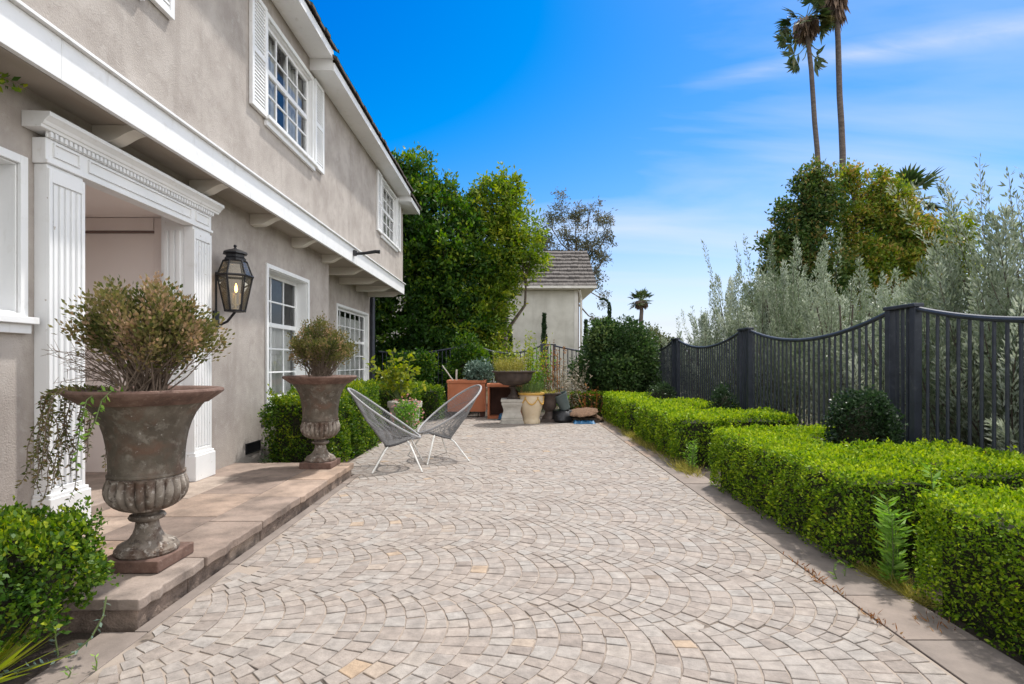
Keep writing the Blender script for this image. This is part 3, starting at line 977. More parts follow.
sr = MB()                                                # entablature: frieze
sr.box(XW + 0.001, PX + 0.004, 3.665, 5.685, 2.63, 2.80)
sr.box(PX + 0.004, PX + 0.022, 3.66, 5.69, 2.631, 2.655)
sur = sr.build('door_surround', white, house, bevel=0.003)
pn = MB()
for (a, b) in ((3.72, 3.95), (4.03, 5.32), (5.40, 5.63)):
    for (u0, u1, v0, v1) in ((a, b, 2.688, 2.70), (a, b, 2.772, 2.784), (a, a + 0.012, 2.7005, 2.7715), (b - 0.012, b, 2.7005, 2.7715)):
        pn.box(PX + 0.003, PX + 0.018, u0, u1, v0, v1)
pn.build('frieze_panel', white, sur, bevel=0.002)
dn = MB()
yy = 3.67
while yy < 5.66:
    dn.box(PX + 0.004, PX + 0.034, yy, yy + 0.024, 2.805, 2.838)
    yy += 0.0405
dn.box(PX + 0.0035, PX + 0.012, 3.664, 5.686, 2.801, 2.8395)
dn.build('dentil_course', white, sur, bevel=0.001)
co = MB()
e = 0.0
prof = [(XW + 0.001, 2.84), (PX + 0.04, 2.84), (PX + 0.045, 2.858), (PX + 0.055, 2.862), (PX + 0.066, 2.882), (PX + 0.086, 2.90), (PX + 0.092, 2.905),
        (PX + 0.10, 2.91), (PX + 0.10, 2.938), (XW + 0.001, 2.945)]
co.prism(prof, 'xz', 3.585, 5.765)
co.build('cornice', white, sur, bevel=0.003)
pilaster(3.68, 3.99)
pilaster(5.36, 5.67)
for (a, b) in ((3.655, 4.012), (5.338, 5.695)):
    pb = MB()
    pb.box(XW + 0.002, PX + 0.045, a, b, 0.1375, 0.385)
    pb.box(XW + 0.003, PX + 0.034, a + 0.008, b - 0.008, 0.3845, 0.41)
    pb.build('plinth_block', worn_white, sur, bevel=0.006)
jb = MB()                                                # reeded jamb inside the opening
jb.box(XW - 0.002, XW - 0.22, 5.362, 5.40, 0.20, 2.74)
for k in range(3):
    jb.box(XW - 0.03 - k * 0.06, XW - 0.07 - k * 0.06, 5.348, 5.3625, 0.42, 2.58)
jb.build('jamb', white, sur, bevel=0.003)
jb = MB()
jb.box(XW - 0.002, XW - 0.22, 3.95, 3.988, 0.20, 2.74)
jb.build('jamb', white, sur, bevel=0.003)
ve = MB()
vx0, vx1, vy0, vy1, vz0, vz1 = -4.45, XW - 0.225, 3.90, 5.52, 0.195, 2.745
ve.face([(vx0, vy1, vz0), (XW - 0.003, vy1, vz0), (XW - 0.003, vy1, vz1), (vx0, vy1, vz1)])
ve.face([(vx0, vy0, vz0), (XW - 0.003, vy0, vz0), (XW - 0.003, vy0, vz1), (vx0, vy0, vz1)])
ve.face([(vx0, vy0, vz0), (vx0, vy1, vz0), (vx0, vy1, vz1), (vx0, vy0, vz1)])
ve.face([(vx0, vy0, vz1), (XW - 0.003, vy0, vz1), (XW - 0.003, vy1, vz1), (vx0, vy1, vz1)])
vs = ve.build('vestibule', blush, house)
vf = MB()
vf.face([(vx0, vy0, vz0), (-3.341, vy0, vz0), (-3.341, vy1, vz0), (vx0, vy1, vz0)], 0, 0.6)
vf.build('floor_stone', flag_m, vs, tinted=True)
vt = MB()                                                # far side casing: head board, painted shadow line, stiles
vt.box(-4.44, -3.58, vy1 - 0.03, vy1 - 0.002, 2.615, 2.74)
vt.box(-3.575, -3.50, vy1 - 0.026, vy1 - 0.002, 0.2, 2.74)
vt.box(-3.49, -3.44, vy1 - 0.034, vy1 - 0.002, 0.2, 2.74)
vt.build('casing', blush, vs, bevel=0.004)
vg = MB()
vg.box(-4.44, -3.585, vy1 - 0.018, vy1 - 0.0015, 2.59, 2.612)  # dark strip paints the shadow under the head board
vg.build('painted_shadow', blush_shade, vs)
dr = MB()
dr.box(-4.43, -4.385, 4.15, 5.15, 0.2, 2.40)
for (a, b) in ((4.25, 4.60), (4.70, 5.05)):
    for (c, d) in ((0.35, 1.0), (1.15, 2.25)):
        dr.box(-4.386, -4.37, a, b, c, d)
door = dr.build('door', white, house, bevel=0.008)
kb = MB()
kb.lathe([(0.0, 0.05), (0.025, 0.045), (0.03, 0.02), (0.012, 0.0)], (0, 0, 0), 12)
kb.v = [(-4.385 + z, 4.2 + x * 1, 1.15 + y_) for x, y_, z in kb.v]
kb.build('handle', black, door)

# eaves and roof, three steps
roofs = [(YN, 7.72, 5.56, -2.53), (7.72, 13.55, 5.40, -2.52), (13.55, 14.75, 5.26, -2.50)]
for (a, b, ze, xe) in roofs:
    e_ = MB()
    e_.box(XU + 0.003 if b < 14 else XU - 0.6, xe, a + 0.002, b - 0.002, ze, ze + 0.02)           # soffit board
    e_.box(xe + 0.001, xe + 0.028, a - 0.004, b + 0.004, ze - 0.018, ze + 0.10)  # gutter board
    e_.box(XU - 0.4, xe, a + 0.0, a + 0.018, ze + 0.021, ze + 0.22)
    e_.box(XU - 0.4, xe, b - 0.018, b - 0.0, ze + 0.021, ze + 0.22)
    ev = e_.build('eave', white, house, bevel=0.003)
    r_ = MB()
    sl_ = math.tan(math.radians(33))
    nrow = 14
    for k in range(nrow):                                # overlapping courses of shakes
        x0 = xe + 0.07 - k * 0.30
        z0 = ze + 0.115 + k * 0.30 * sl_
        y = a - 0.06
        yend = b + 0.09
        while y < yend:
            wk = random.uniform(0.10, 0.2) if k < 3 else 0.6
            y2 = min(y + wk, yend)
            jx = random.uniform(-0.012, 0.015) if k < 3 else 0
            th = 0.036 + random.uniform(0, 0.014)
            r_.prism([(x0 + jx, z0), (x0 + jx, z0 + th), (x0 - 0.36, z0 + 0.36 * sl_ + 0.012), (x0 - 0.36, z0 + 0.36 * sl_)], 'xz', y + 0.002, y2 - 0.002)
            y = y2
    r_.build('roof', shake, house)
rb = MB()                                                 # underlay and back slope close the roof
zr = 5.5 + 4.1 * math.tan(math.radians(33))
rb.face([(-2.6, YN, 5.62), (-2.6, YE, 5.62), (-6.6, YE, zr - .1), (-6.6, YN, zr - .1)])
rb.face([(-10.3, YN, 5.42), (-10.3, YE, 5.42), (-6.6, YE, zr - .1), (-6.6, YN, zr - .1)])
rb.face([(-2.6, YE - .01, 5.62), (-10.3, YE - .01, 5.42), (-6.6, YE - .01, zr - .1)])
rb.face([(-2.6, YN + .01, 5.62), (-10.3, YN + .01, 5.42), (-6.6, YN + .01, zr - .1)])
rb.build('roof_underlay', shake, house)
vn = MB()
vn.box(XW + 0.001, XW + 0.012, 6.60, 6.98, 0.185, 0.20); vn.box(XW + 0.001, XW + 0.012, 6.60, 6.98, 0.30, 0.315)
vn.box(XW + 0.001, XW + 0.012, 6.60, 6.615, 0.2, 0.3); vn.box(XW + 0.001, XW + 0.012, 6.965, 6.98, 0.2, 0.3)
vn.box(XW + 0.001, XW + 0.004, 6.615, 6.965, 0.2, 0.3)
for k in range(14):
    vn.box(XW + 0.004, XW + 0.009, 6.625 + k * 0.025, 6.631 + k * 0.025, 0.2, 0.3)
vn.build('foundation_vent', black, house)
sp = MB()
sp.tube([(XU + 0.01, 9.72, 3.16 + 0.05), (-2.6, 9.73, 3.225), (-2.42, 9.74, 3.255), (-2.34, 9.745, 3.25)], [0.026, 0.026, 0.03, 0.034], 10)
sp.tube([(-2.795, 9.722, 3.18), (-2.79, 9.722, 3.27)], 0.05, 10)
sp.build('drain_spout', black, house)
cpst = MB()
cpst.box(-3.80, -3.60, 14.32, 14.46, -0.05, 3.0)
cpst.tube([(-3.62, 14.30, 0.0), (-3.62, 14.30, 2.95)], 0.035, 10)
cpst.build('corner_post', iron, house, bevel=0.004)

# ------------------------------------------------------------------ wall lantern
LC = Vector((-2.985, 5.93, 0))
lan = thing('wall_lantern', 'black six-sided wall lantern with a lit flame beside the door surround', 'lantern', (XW, 5.93, 1.69))


def hexp(r, z, k, a0=PI / 6):
    return (LC.x + r * math.cos(a0 + k * PI / 3), LC.y + r * math.sin(a0 + k * PI / 3), z)


fb = MB()
for k in range(6):
    fb.tube([hexp(0.098, 1.85, k), hexp(0.172, 2.225, k)], 0.010, 6)
    fb.tube([hexp(0.172, 2.225, k), hexp(0.115, 2.385, k)], 0.009, 6)
    for (r, z, t_) in ((0.098, 1.85, 0.012), (0.174, 2.225, 0.014), (0.115, 2.385, 0.010)):
        fb.tube([hexp(r, z, k), hexp(r, z, k + 1)], t_, 6)
fb.build('frame', black, lan)
gb = MB()
for k in range(6):
    gb.face([hexp(0.096, 1.85, k), hexp(0.096, 1.85, k + 1), hexp(0.169, 2.225, k + 1), hexp(0.169, 2.225, k)])
    gb.face([hexp(0.169, 2.226, k), hexp(0.169, 2.226, k + 1), hexp(0.113, 2.385, k + 1), hexp(0.113, 2.385, k)])
gb.build('glass', lamp_glass, lan)
cb = MB()
cb.lathe([(0.0, 2.388), (0.118, 2.388), (0.118, 2.41), (0.10, 2.425), (0.10, 2.455), (0.135, 2.462), (0.13, 2.478), (0.07, 2.505), (0.02, 2.52), (0.012, 2.535),
          (0.02, 2.548), (0.012, 2.562), (0.0, 2.566)], (LC.x, LC.y, 0), 6)
cb.v = [(x, y, z) for x, y, z in cb.v]
cap = cb.build('cap', black, lan)
bb = MB()
bb.lathe([(0.0, 1.835), (0.06, 1.838), (0.108, 1.848), (0.108, 1.858), (0.0, 1.858)], (LC.x, LC.y, 0), 6)
bb.build('base', black, lan)
br = MB()
br.prism([(5.87, 1.70), (5.885, 1.68), (5.93, 1.67), (5.975, 1.68), (5.985, 1.72), (5.985, 1.85), (5.875, 1.85)], 'yz', XW + 0.001, XW + 0.018)
br.tube([(XW + 0.015, 5.93, 1.72), (XW + 0.06, 5.93, 1.705), (XW + 0.13, 5.93, 1.735), (LC.x, LC.y, 1.84)], [0.012, 0.014, 0.014, 0.014], 8)
br.tube([(XW + 0.012, 5.93, 1.84), (XW + 0.012, 5.93, 2.27)], 0.010, 8)
br.tube([(XW + 0.012, 5.93, 2.25), (LC.x - 0.16, LC.y, 2.23)], 0.012, 8)
br.build('bracket', black, lan)
cl = MB()
cl.lathe([(0.0, 1.86), (0.03, 1.86), (0.03, 1.875), (0.012, 1.88), (0.012, 2.02), (0.0, 2.02)], (LC.x, LC.y, 0), 10)
for k in range(3):
    a = k * 2.09 + 0.4
    cl.tube([(LC.x, LC.y, 1.90), (LC.x + 0.045 * math.cos(a), LC.y + 0.045 * math.sin(a), 1.93), (LC.x + 0.05 * math.cos(a), LC.y + 0.05 * math.sin(a), 2.04)], 0.008, 6)
cl.build('candle', candle_m, lan)
fl = MB()
fl.lathe([(0.0, 2.045), (0.012, 2.06), (0.017, 2.08), (0.011, 2.115), (0.0, 2.15)], (LC.x + 0.02, LC.y - 0.02, 0), 10)
fl.build('flame', flame_m, lan)

# ------------------------------------------------------------------ urns
UR = 1.0


def make_urn(loc, label):
    u = thing('garden_urn', label, 'urn', loc, 'large cast iron urns on the terrace')
    X, Y, Z = loc
    p = MB()
    p.box(X - 0.172, X + 0.172, Y - 0.172, Y + 0.172, Z + 0.0, Z + 0.066)
    p.build('plinth', rust, u, bevel=0.006)
    f = MB()
    f.lathe([(0.0, 0.0665), (0.155, 0.0665), (0.163, 0.078), (0.162, 0.094), (0.150, 0.106), (0.148, 0.114), (0.138, 0.121), (0.112, 0.132), (0.090, 0.150),
             (0.073, 0.178), (0.062, 0.210), (0.058, 0.243), (0.064, 0.250), (0.088, 0.258), (0.095, 0.270), (0.088, 0.283), (0.064, 0.290), (0.062, 0.298), (0.07, 0.306)], (X, Y, Z), 48)
    f.build('foot', urn_stone, u)

    def mod(th, z):
        w = max(0.0, min(1.0, (z - 0.306) / 0.05)) * max(0.0, min(1.0, (0.505 - z) / 0.03))
        return 1 + w * 0.14 * (abs(math.sin(th * 12)) ** 0.7 - 0.85)
    b = MB()
    b.lathe([(0.062, 0.306), (0.105, 0.313), (0.138, 0.326), (0.165, 0.345), (0.186, 0.368), (0.200, 0.395), (0.207, 0.425), (0.206, 0.455), (0.200, 0.480), (0.194, 0.498), (0.196, 0.505), (0.186, 0.512)], (X, Y, Z), 192, mod)
    b.build('fluted_bowl', urn_stone, u)
    v = MB()
    v.lathe([(0.186, 0.512), (0.196, 0.516), (0.197, 0.526), (0.188, 0.533), (0.189, 0.58), (0.192, 0.64), (0.199, 0.70), (0.209, 0.755), (0.225, 0.81), (0.249, 0.862), (0.280, 0.908), (0.295, 0.925)],
            (X, Y, Z), 64)
    v.build('vase', urn_vase, u)
    r = MB()
    r.lathe([(0.298, 0.924), (0.315, 0.928), (0.375, 0.972), (0.392, 0.985), (0.396, 0.996), (0.392, 1.006), (0.380, 1.010), (0.345, 1.004), (0.315, 0.985), (0.29, 0.95), (0.275, 0.93)],
            (X, Y, Z), 64, lambda th, z: 1 + 0.004 * math.sin(th * 9 + z * 40))
    r.build('rim', rust, u)
    s_ = MB()
    s_.lathe([(0.292, 0.955), (0.2, 0.968), (0.1, 0.975), (0.0, 0.97)], (X, Y, Z), 24, lambda th, z: 1 + 0.02 * math.sin(th * 5))
    s_.build('soil', soil, u)
    return u


U1 = (-2.115, 3.19, TZ + 0.001)
U2 = (-2.135, 6.13, TZ + 0.001)
urn = make_urn(U1, 'tall weathered urn at the near corner of the terrace, vine spilling over its rusty rim')
urn2 = copy_tree(urn)
urn2.location = U2
urn2.rotation_euler = (0, 0, 0.0)
urn2['label'] = 'rust streaked urn at the far end of the terrace in front of the green hedge'


def shrub_ball(name, label, cat, c, rad, nstem, nleaf, L, mats, group, squash=0.9, twigs_left=0, seed=0, tbias=0.0):
    """stems rise from one point, leaves crowd their outer halves"""
    t_ = thing(name, label, cat, (c[0], c[1], c[2]), group)
    st = MB()
    P, D, T = [], [], []
    cx, cy, cz = c
    for k in range(nstem):
        el = math.asin(random.uniform(0.02, 1)) if k % 6 else random.uniform(-0.2, 0.5)
        az = random.uniform(0, 2 * PI)
        if random.random() < 0.6: el = max(el, 0.35)
        R = rad * random.uniform(0.66, 1.14)
        tip = Vector((cx + R * math.cos(el) * math.cos(az), cy + R * math.cos(el) * math.sin(az), cz + rad * 0.98 + R * squash * (math.sin(el) * 1.08 - 0.20)))
        b = Vector((cx + random.gauss(0, rad * 0.14), cy + random.gauss(0, rad * 0.14), cz))
        mid = b.lerp(tip, 0.5) + Vector((random.gauss(0, .02), random.gauss(0, .02), -rad * 0.10 + random.gauss(0, .02)))
        mid.x = b.x + (tip.x - b.x) * 0.42; mid.y = b.y + (tip.y - b.y) * 0.42
        r0 = random.uniform(0.003, 0.006)
        st.tube([b, b.lerp(mid, 0.5), mid, mid.lerp(tip, 0.55), tip], [r0 * 1.2, r0, r0 * .8, r0 * .55, r0 * .3], 5)
        axis = (tip - mid).normalized()
        vit = min(1, max(0, random.gauss(0.5 + tbias, 0.26)))
        for j in range(nleaf):
            u = random.random() ** 0.55
            q = mid.lerp(tip, 0.30 + 0.74 * u)
            if random.random() < 0.12:
                q = b.lerp(tip, random.uniform(0.4, 1.0))
            off = Vector((random.gauss(0, 1), random.gauss(0, 1), random.gauss(0, 1))) * rad * 0.072
            P.append(tuple(q + off))
            D.append(tuple(axis * 0.9 + off.normalized() * 0.9 + Vector((0, 0, 0.25))))
            T.append(vit + random.gauss(0, 0.14))
        for j in range(3):                               # bare side twigs
            q = b.lerp(mid, random.uniform(0.4, 1)) if random.random() < 0.5 else mid.lerp(tip, random.uniform(0, .7))
            d = (axis + Vector((random.gauss(0, .5), random.gauss(0, .5), random.gauss(0, .3)))).normalized()
            st.tube([q, q + d * rad * random.uniform(0.15, 0.35)], [0.0022, 0.001], 4)
    for k in range(twigs_left):
        b = Vector((cx - rad * 0.4, cy - rad * 0.1, cz + rad * random.uniform(0.1, 0.5)))
        tip = Vector((cx - rad * random.uniform(1.0, 1.45), cy + random.uniform(-.35, .3) * rad, cz + rad * random.uniform(0.2, 0.95)))
        m = b.lerp(tip, 0.5) + Vector((0, 0, random.uniform(0, .05)))
        st.tube([b, m, tip], [0.0035, 0.0025, 0.001], 5)
        for j in range(4):
            q = m.lerp(tip, random.random())
            d = Vector((random.uniform(-1, 0), random.gauss(0, .5), random.gauss(0.2, .5))).normalized()
            st.tube([q, q + d * random.uniform(.03, .09)], [0.0018, 0.0008], 4)
    st.build('stem', twig_m, t_)
    P = np.array(P); n = len(P)
    leaves('foliage', P, np.array(D), L * rng.uniform(0.7, 1.25, n), L * 0.62 * rng.uniform(0.8, 1.2, n), np.array(T), mats, t_)
    return t_


shrub_ball('boxwood', 'half dry bronze boxwood with bare twigs, growing in the near urn', 'shrub', (U1[0], U1[1], U1[2] + 0.965), 0.355, 110, 92, 0.028, lf_dry,
           'boxwoods growing in the urns', squash=0.92, twigs_left=22, tbias=-0.07)
shrub_ball('boxwood', 'rounded olive brown boxwood ball growing in the far urn', 'shrub', (U2[0], U2[1], U2[2] + 0.965), 0.335, 150, 80, 0.026, lf_dry,
           'boxwoods growing in the urns', squash=1.05, tbias=-0.04)


def vine(name, label, paths, mats, loc, L=0.02, dens=55, stem=twig_m, rad=0.0022, cat='vine', tb=0.4, asp=0.45):
    t_ = thing(name, label, cat, loc)
    st = MB(); P, D, T = [], [], []
    for pts in paths:
        pts = [Vector(p) for p in pts]
        st.tube(pts, [rad] * (len(pts) - 1) + [rad * .5], 5)
        for a, b in zip(pts[:-1], pts[1:]):
            n = max(1, int((b - a).length * dens))
            ax = (b - a).normalized()
            for j in range(n):
                q = a.lerp(b, (j + random.random()) / n)
                s_ = Vector((random.gauss(0, 1), random.gauss(0, 1), random.gauss(0, 1)))
                s_ = (s_ - ax * s_.dot(ax)).normalized()
                P.append(tuple(q)); D.append(tuple(s_ + ax * 0.55)); T.append(random.gauss(tb, 0.22))
    st.build('stem', stem, t_)
    n = len(P)
    leaves('foliage', np.array(P), np.array(D), L * rng.uniform(.7, 1.3, n), L * asp * rng.uniform(.8, 1.2, n), np.array(T), mats, t_)
    return t_


paths = []
zr_ = U1[2] + 1.0
for k in range(27):
    a = random.uniform(PI * 0.78, PI * 1.32)
    r0 = 0.30
    x, y, z = U1[0] + r0 * math.cos(a), U1[1] + r0 * math.sin(a), zr_ - 0.02
    pts = [(x, y, z)]
    r1 = 0.40 + random.uniform(0, 0.10)
    pts.append((U1[0] + 0.39 * math.cos(a), U1[1] + 0.39 * math.sin(a), zr_ + 0.02))
    x, y, z = U1[0] + r1 * math.cos(a), U1[1] + r1 * math.sin(a), zr_ - 0.02
    pts.append((x, y, z))
    drop = random.uniform(0.16, 0.62)
    n = int(drop / 0.07) + 1
    for j in range(n):
        x += random.gauss(-0.008, 0.014); y += random.gauss(0, 0.012); z -= 0.07
        pts.append((x, y, z))
    paths.append(pts)
vine('trailing_vine', 'thin brownish vine trailing over the left rim of the near urn', paths, lf_dry, (U1[0] - 0.3, U1[1], zr_), 0.027, 95, tb=0.34)
vine('climbing_vine', 'leafy green climber tip reaching along under the soffit at the upper left edge', [
    [(-3.165, 2.02, 0.0), (-3.16, 2.05, 0.9), (-3.165, 2.0, 1.8), (-3.15, 2.08, 2.72), (-3.13, 2.6, 2.90), (-3.08, 3.08, 2.97), (-3.03, 3.30, 3.0), (-3.0, 3.40, 2.985)],
    [(-3.08, 3.08, 2.97), (-3.04, 3.25, 2.95), (-3.02, 3.36, 2.97)]], lf_boxd, (-3.165, 2.02, 0), 0.05, 80, twig_m, 0.004, 'vine', 0.7)
a = PI * 1.545
bx, by = U1[0] + 0.37 * math.cos(a), U1[1] + 0.37 * math.sin(a)
vine('green_sprig', 'fresh green sprig hanging from the rim of the near urn', [
    [(bx + 0.05, by + 0.1, zr_ - 0.01), (bx + 0.02, by - 0.02, zr_ + 0.015), (bx - 0.005, by - 0.05, zr_ - 0.03), (bx - 0.03, by - 0.06, zr_ - 0.13), (bx - 0.06, by - 0.07, zr_ - 0.22)],
    [(bx + 0.05, by + 0.1, zr_ - 0.01), (bx - 0.05, by - 0.01, zr_ + 0.015), (bx - 0.09, by - 0.04, zr_ - 0.03), (bx - 0.12, by - 0.05, zr_ - 0.2), (bx - 0.13, by - 0.06, zr_ - 0.38)]],
    lf_weed, (bx, by, zr_), 0.034, 75, green_stem, 0.003, 'sprig', 0.6)

# ------------------------------------------------------------------ hedges


def hedge(name, label, boxes, dens, L, mats, loc, group, rag=0.022, cat='hedge', tb=0.57, tsd=0.21):
    P, Nn, T = [], [], []
    extra = []
    for bi, (x0, x1, y0, y1, z0, z1) in enumerate(boxes):
        faces = [((x0, x1), (y0, y1), z1, 'z', 1), ((y0, y1), (z0, z1), x0, 'x', -1), ((y0, y1), (z0, z1), x1, 'x', 1),
                 ((x0, x1), (z0, z1), y0, 'y', -1), ((x0, x1), (z0, z1), y1, 'y', 1)]
        for (ra, rb_, c, ax, s_) in faces:
            area = (ra[1] - ra[0]) * (rb_[1] - rb_[0])
            n = int(area * dens)
            a = rng.uniform(ra[0], ra[1], n); b = rng.uniform(rb_[0], rb_[1], n)
            dpt = np.abs(rng.normal(0, 0.035, n)) - 0.012
            und = rag * (np.sin(a * 9.1 + bi) * np.sin(b * 8.3 + 1.7 * bi) + 0.7 * np.sin(a * 21 + b * 17) + 0.5 * np.sin(a * 47 - b * 39))
            pos = c + s_ * (und - dpt - 0.01)
            # rounded edges
            ea = np.minimum(a - ra[0], ra[1] - a); eb = (rb_[1] - b) if ax != 'z' else np.minimum(b - rb_[0], rb_[1] - b)
            ed = np.minimum(ea, eb)
            pos = pos - s_ * 0.03 * np.clip(1 - ed / 0.05, 0, 1) ** 2
            q = np.empty((n, 3)); nn = np.zeros((n, 3))
            if ax == 'z': q[:, 0], q[:, 1], q[:, 2] = a, b, pos; nn[:, 2] = 1
            elif ax == 'x': q[:, 1], q[:, 2], q[:, 0] = a, b, pos; nn[:, 0] = s_
            else: q[:, 0], q[:, 2], q[:, 1] = a, b, pos; nn[:, 1] = s_
            keep = np.ones(n, bool)
            for bj, o in enumerate(boxes):
                if bj == bi: continue
                keep &= ~((q[:, 0] > o[0] + .05) & (q[:, 0] < o[1] - .05) & (q[:, 1] > o[2] + .05) & (q[:, 1] < o[3] - .05) & (q[:, 2] < o[5] - .05))
            if ax != 'z':                                  # thin, gappy feet
                keep &= ~((q[:, 2] < 0.20) & (rng.random(n) < 0.55 * (1 - q[:, 2] / 0.20)))
            gap = np.sin(q[:, 0] * 17 + 1.3 * bi) * np.sin(q[:, 1] * 15 + 0.7) * np.sin(q[:, 2] * 19 + 2.1)
            keep &= ~((gap > 0.42) & (rng.random(n) < 0.6))
            P.append(q[keep]); Nn.append(nn[keep])
            cl = 0.5 * np.sin(q[:, 0] * 13 + 2) * np.sin(q[:, 1] * 11) + 0.5 * np.sin(q[:, 2] * 15 + q[:, 0] * 5 + q[:, 1] * 7)
            sun_tint = 0.13 if ax == 'z' else -0.06     # sunlit top and shaded sides put into the leaf tint
            tt = tb + sun_tint + cl * 0.14 + rng.normal(0, tsd, n)
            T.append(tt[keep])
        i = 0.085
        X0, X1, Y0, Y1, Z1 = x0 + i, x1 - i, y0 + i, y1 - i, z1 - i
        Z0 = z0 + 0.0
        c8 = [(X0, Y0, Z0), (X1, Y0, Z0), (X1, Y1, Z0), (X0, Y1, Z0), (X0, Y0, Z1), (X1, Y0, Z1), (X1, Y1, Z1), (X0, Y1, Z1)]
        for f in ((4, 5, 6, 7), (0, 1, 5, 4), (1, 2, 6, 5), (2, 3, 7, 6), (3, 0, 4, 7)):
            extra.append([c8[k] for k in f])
    P = np.vstack(P); Nn = np.vstack(Nn); T = np.concatenate(T)
    n = len(P)
    spr = rng.random(n) < 0.05
    P = P + Nn * (spr * rng.uniform(0.0, 0.045, n))[:, None]
    T = T + spr * 0.12
    D = Nn * 0.75 + rdir(n) * 0.9 + np.array([0, 0, 0.35])
    N = unit(Nn * 0.5 + rdir(n) + np.array([0, 0, 0.3]))
    lsz = L * rng.uniform(0.55, 1.45, n)
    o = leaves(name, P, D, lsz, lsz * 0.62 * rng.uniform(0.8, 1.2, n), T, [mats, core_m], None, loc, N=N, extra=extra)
    tag(o, label, cat, group)
    return o


GH = 'clipped box hedges along the right of the patio'
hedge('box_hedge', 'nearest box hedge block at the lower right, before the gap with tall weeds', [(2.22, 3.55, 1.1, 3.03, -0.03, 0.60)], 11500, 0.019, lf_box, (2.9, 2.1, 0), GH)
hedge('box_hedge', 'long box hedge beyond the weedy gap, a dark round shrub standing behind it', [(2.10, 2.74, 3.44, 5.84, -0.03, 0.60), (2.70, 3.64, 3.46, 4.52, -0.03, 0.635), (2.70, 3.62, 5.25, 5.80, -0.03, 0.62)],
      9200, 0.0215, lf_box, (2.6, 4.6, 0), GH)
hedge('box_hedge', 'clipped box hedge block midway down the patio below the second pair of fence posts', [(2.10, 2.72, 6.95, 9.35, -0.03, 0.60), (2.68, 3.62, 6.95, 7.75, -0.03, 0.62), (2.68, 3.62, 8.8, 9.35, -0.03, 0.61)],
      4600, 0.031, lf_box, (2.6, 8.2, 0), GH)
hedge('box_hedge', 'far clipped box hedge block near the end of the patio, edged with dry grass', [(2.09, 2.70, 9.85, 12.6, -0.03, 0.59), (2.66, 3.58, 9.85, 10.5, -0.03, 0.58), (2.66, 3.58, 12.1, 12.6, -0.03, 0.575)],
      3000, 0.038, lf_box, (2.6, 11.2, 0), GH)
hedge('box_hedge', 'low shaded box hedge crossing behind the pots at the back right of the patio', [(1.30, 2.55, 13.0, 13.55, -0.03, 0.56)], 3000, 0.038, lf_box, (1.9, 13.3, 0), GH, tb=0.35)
GL = 'box hedges against the house'
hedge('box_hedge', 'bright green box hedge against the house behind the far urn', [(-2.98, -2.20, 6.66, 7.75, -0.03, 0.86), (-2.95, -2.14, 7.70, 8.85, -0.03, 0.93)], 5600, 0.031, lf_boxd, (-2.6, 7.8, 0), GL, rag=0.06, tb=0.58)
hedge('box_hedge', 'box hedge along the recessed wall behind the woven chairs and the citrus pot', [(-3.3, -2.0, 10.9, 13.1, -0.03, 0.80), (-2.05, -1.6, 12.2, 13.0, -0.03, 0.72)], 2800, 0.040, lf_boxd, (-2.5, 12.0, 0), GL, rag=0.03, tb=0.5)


def leaf_ball(name, label, c, r, n, L, mats, cat='shrub', group=None, lumps=9, lump=0.35, tb=0.5, stem_h=None, aspect=0.6, tsd=0.18, shell=0.62, core=True, spread=0.62):
    """an uneven shrub: overlapping leafy lumps round a twiggy core, on a few short stems"""
    base = (c[0], c[1], 0.0)
    t_ = thing(name, label, cat, base, group)
    cs = [np.array(c)]; rs = [np.array(r) * 0.85]
    for k in range(lumps):
        d = rdir(1)[0]
        if d[2] < -0.3: d[2] *= -1
        cs.append(np.array(c) + d * np.array(r) * spread * rng.uniform(0.85, 1.15)); rs.append(np.array(r) * lump * rng.uniform(0.8, 1.25))
    w = np.array([np.prod(q) ** (2 / 3) for q in rs]); w /= w.sum()
    which = rng.choice(len(cs), n, p=w)
    d = rdir(n)
    f = shell + (1.03 - shell) * rng.random(n) ** 0.5
    C = np.array(cs)[which]; R = np.array(rs)[which]
    P = C + d * R * f[:, None]
    P += rng.normal(0, L * 0.5, (n, 3))
    P[:, 2] = np.maximum(P[:, 2], 0.01)
    tcl = rng.normal(0, 0.15, len(cs))
    T = tb + tcl[which] + rng.normal(0, tsd, n)
    D = d * 0.7 + rdir(n) * 0.9 + np.array([0, 0, 0.3])
    leaves('foliage', P, D, L * rng.uniform(.7, 1.3, n), L * aspect * rng.uniform(.8, 1.2, n), T, mats, t_)
    s_ = MB()
    for k in range(9):
        tip = cs[k % len(cs)] + rng.normal(0, 0.1, 3) * np.array(r)
        s_.tube([(c[0] + random.gauss(0, r[0] * .1), c[1] + random.gauss(0, r[1] * .1), -0.05), tuple((np.array(base) + tip) / 2 + rng.normal(0, .03, 3) * r[0]), tuple(tip)],
                [0.02 * max(r[0], .3), 0.014 * max(r[0], .3), 0.006 * max(r[0], .3)], 6)
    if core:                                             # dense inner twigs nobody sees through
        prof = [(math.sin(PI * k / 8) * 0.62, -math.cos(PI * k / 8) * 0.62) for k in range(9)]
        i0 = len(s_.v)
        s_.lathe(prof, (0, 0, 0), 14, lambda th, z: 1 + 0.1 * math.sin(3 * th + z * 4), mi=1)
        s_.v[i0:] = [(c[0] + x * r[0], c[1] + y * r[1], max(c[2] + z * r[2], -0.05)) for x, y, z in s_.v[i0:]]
    s_.build('stem', [twig_m, core_m], t_)
    return t_


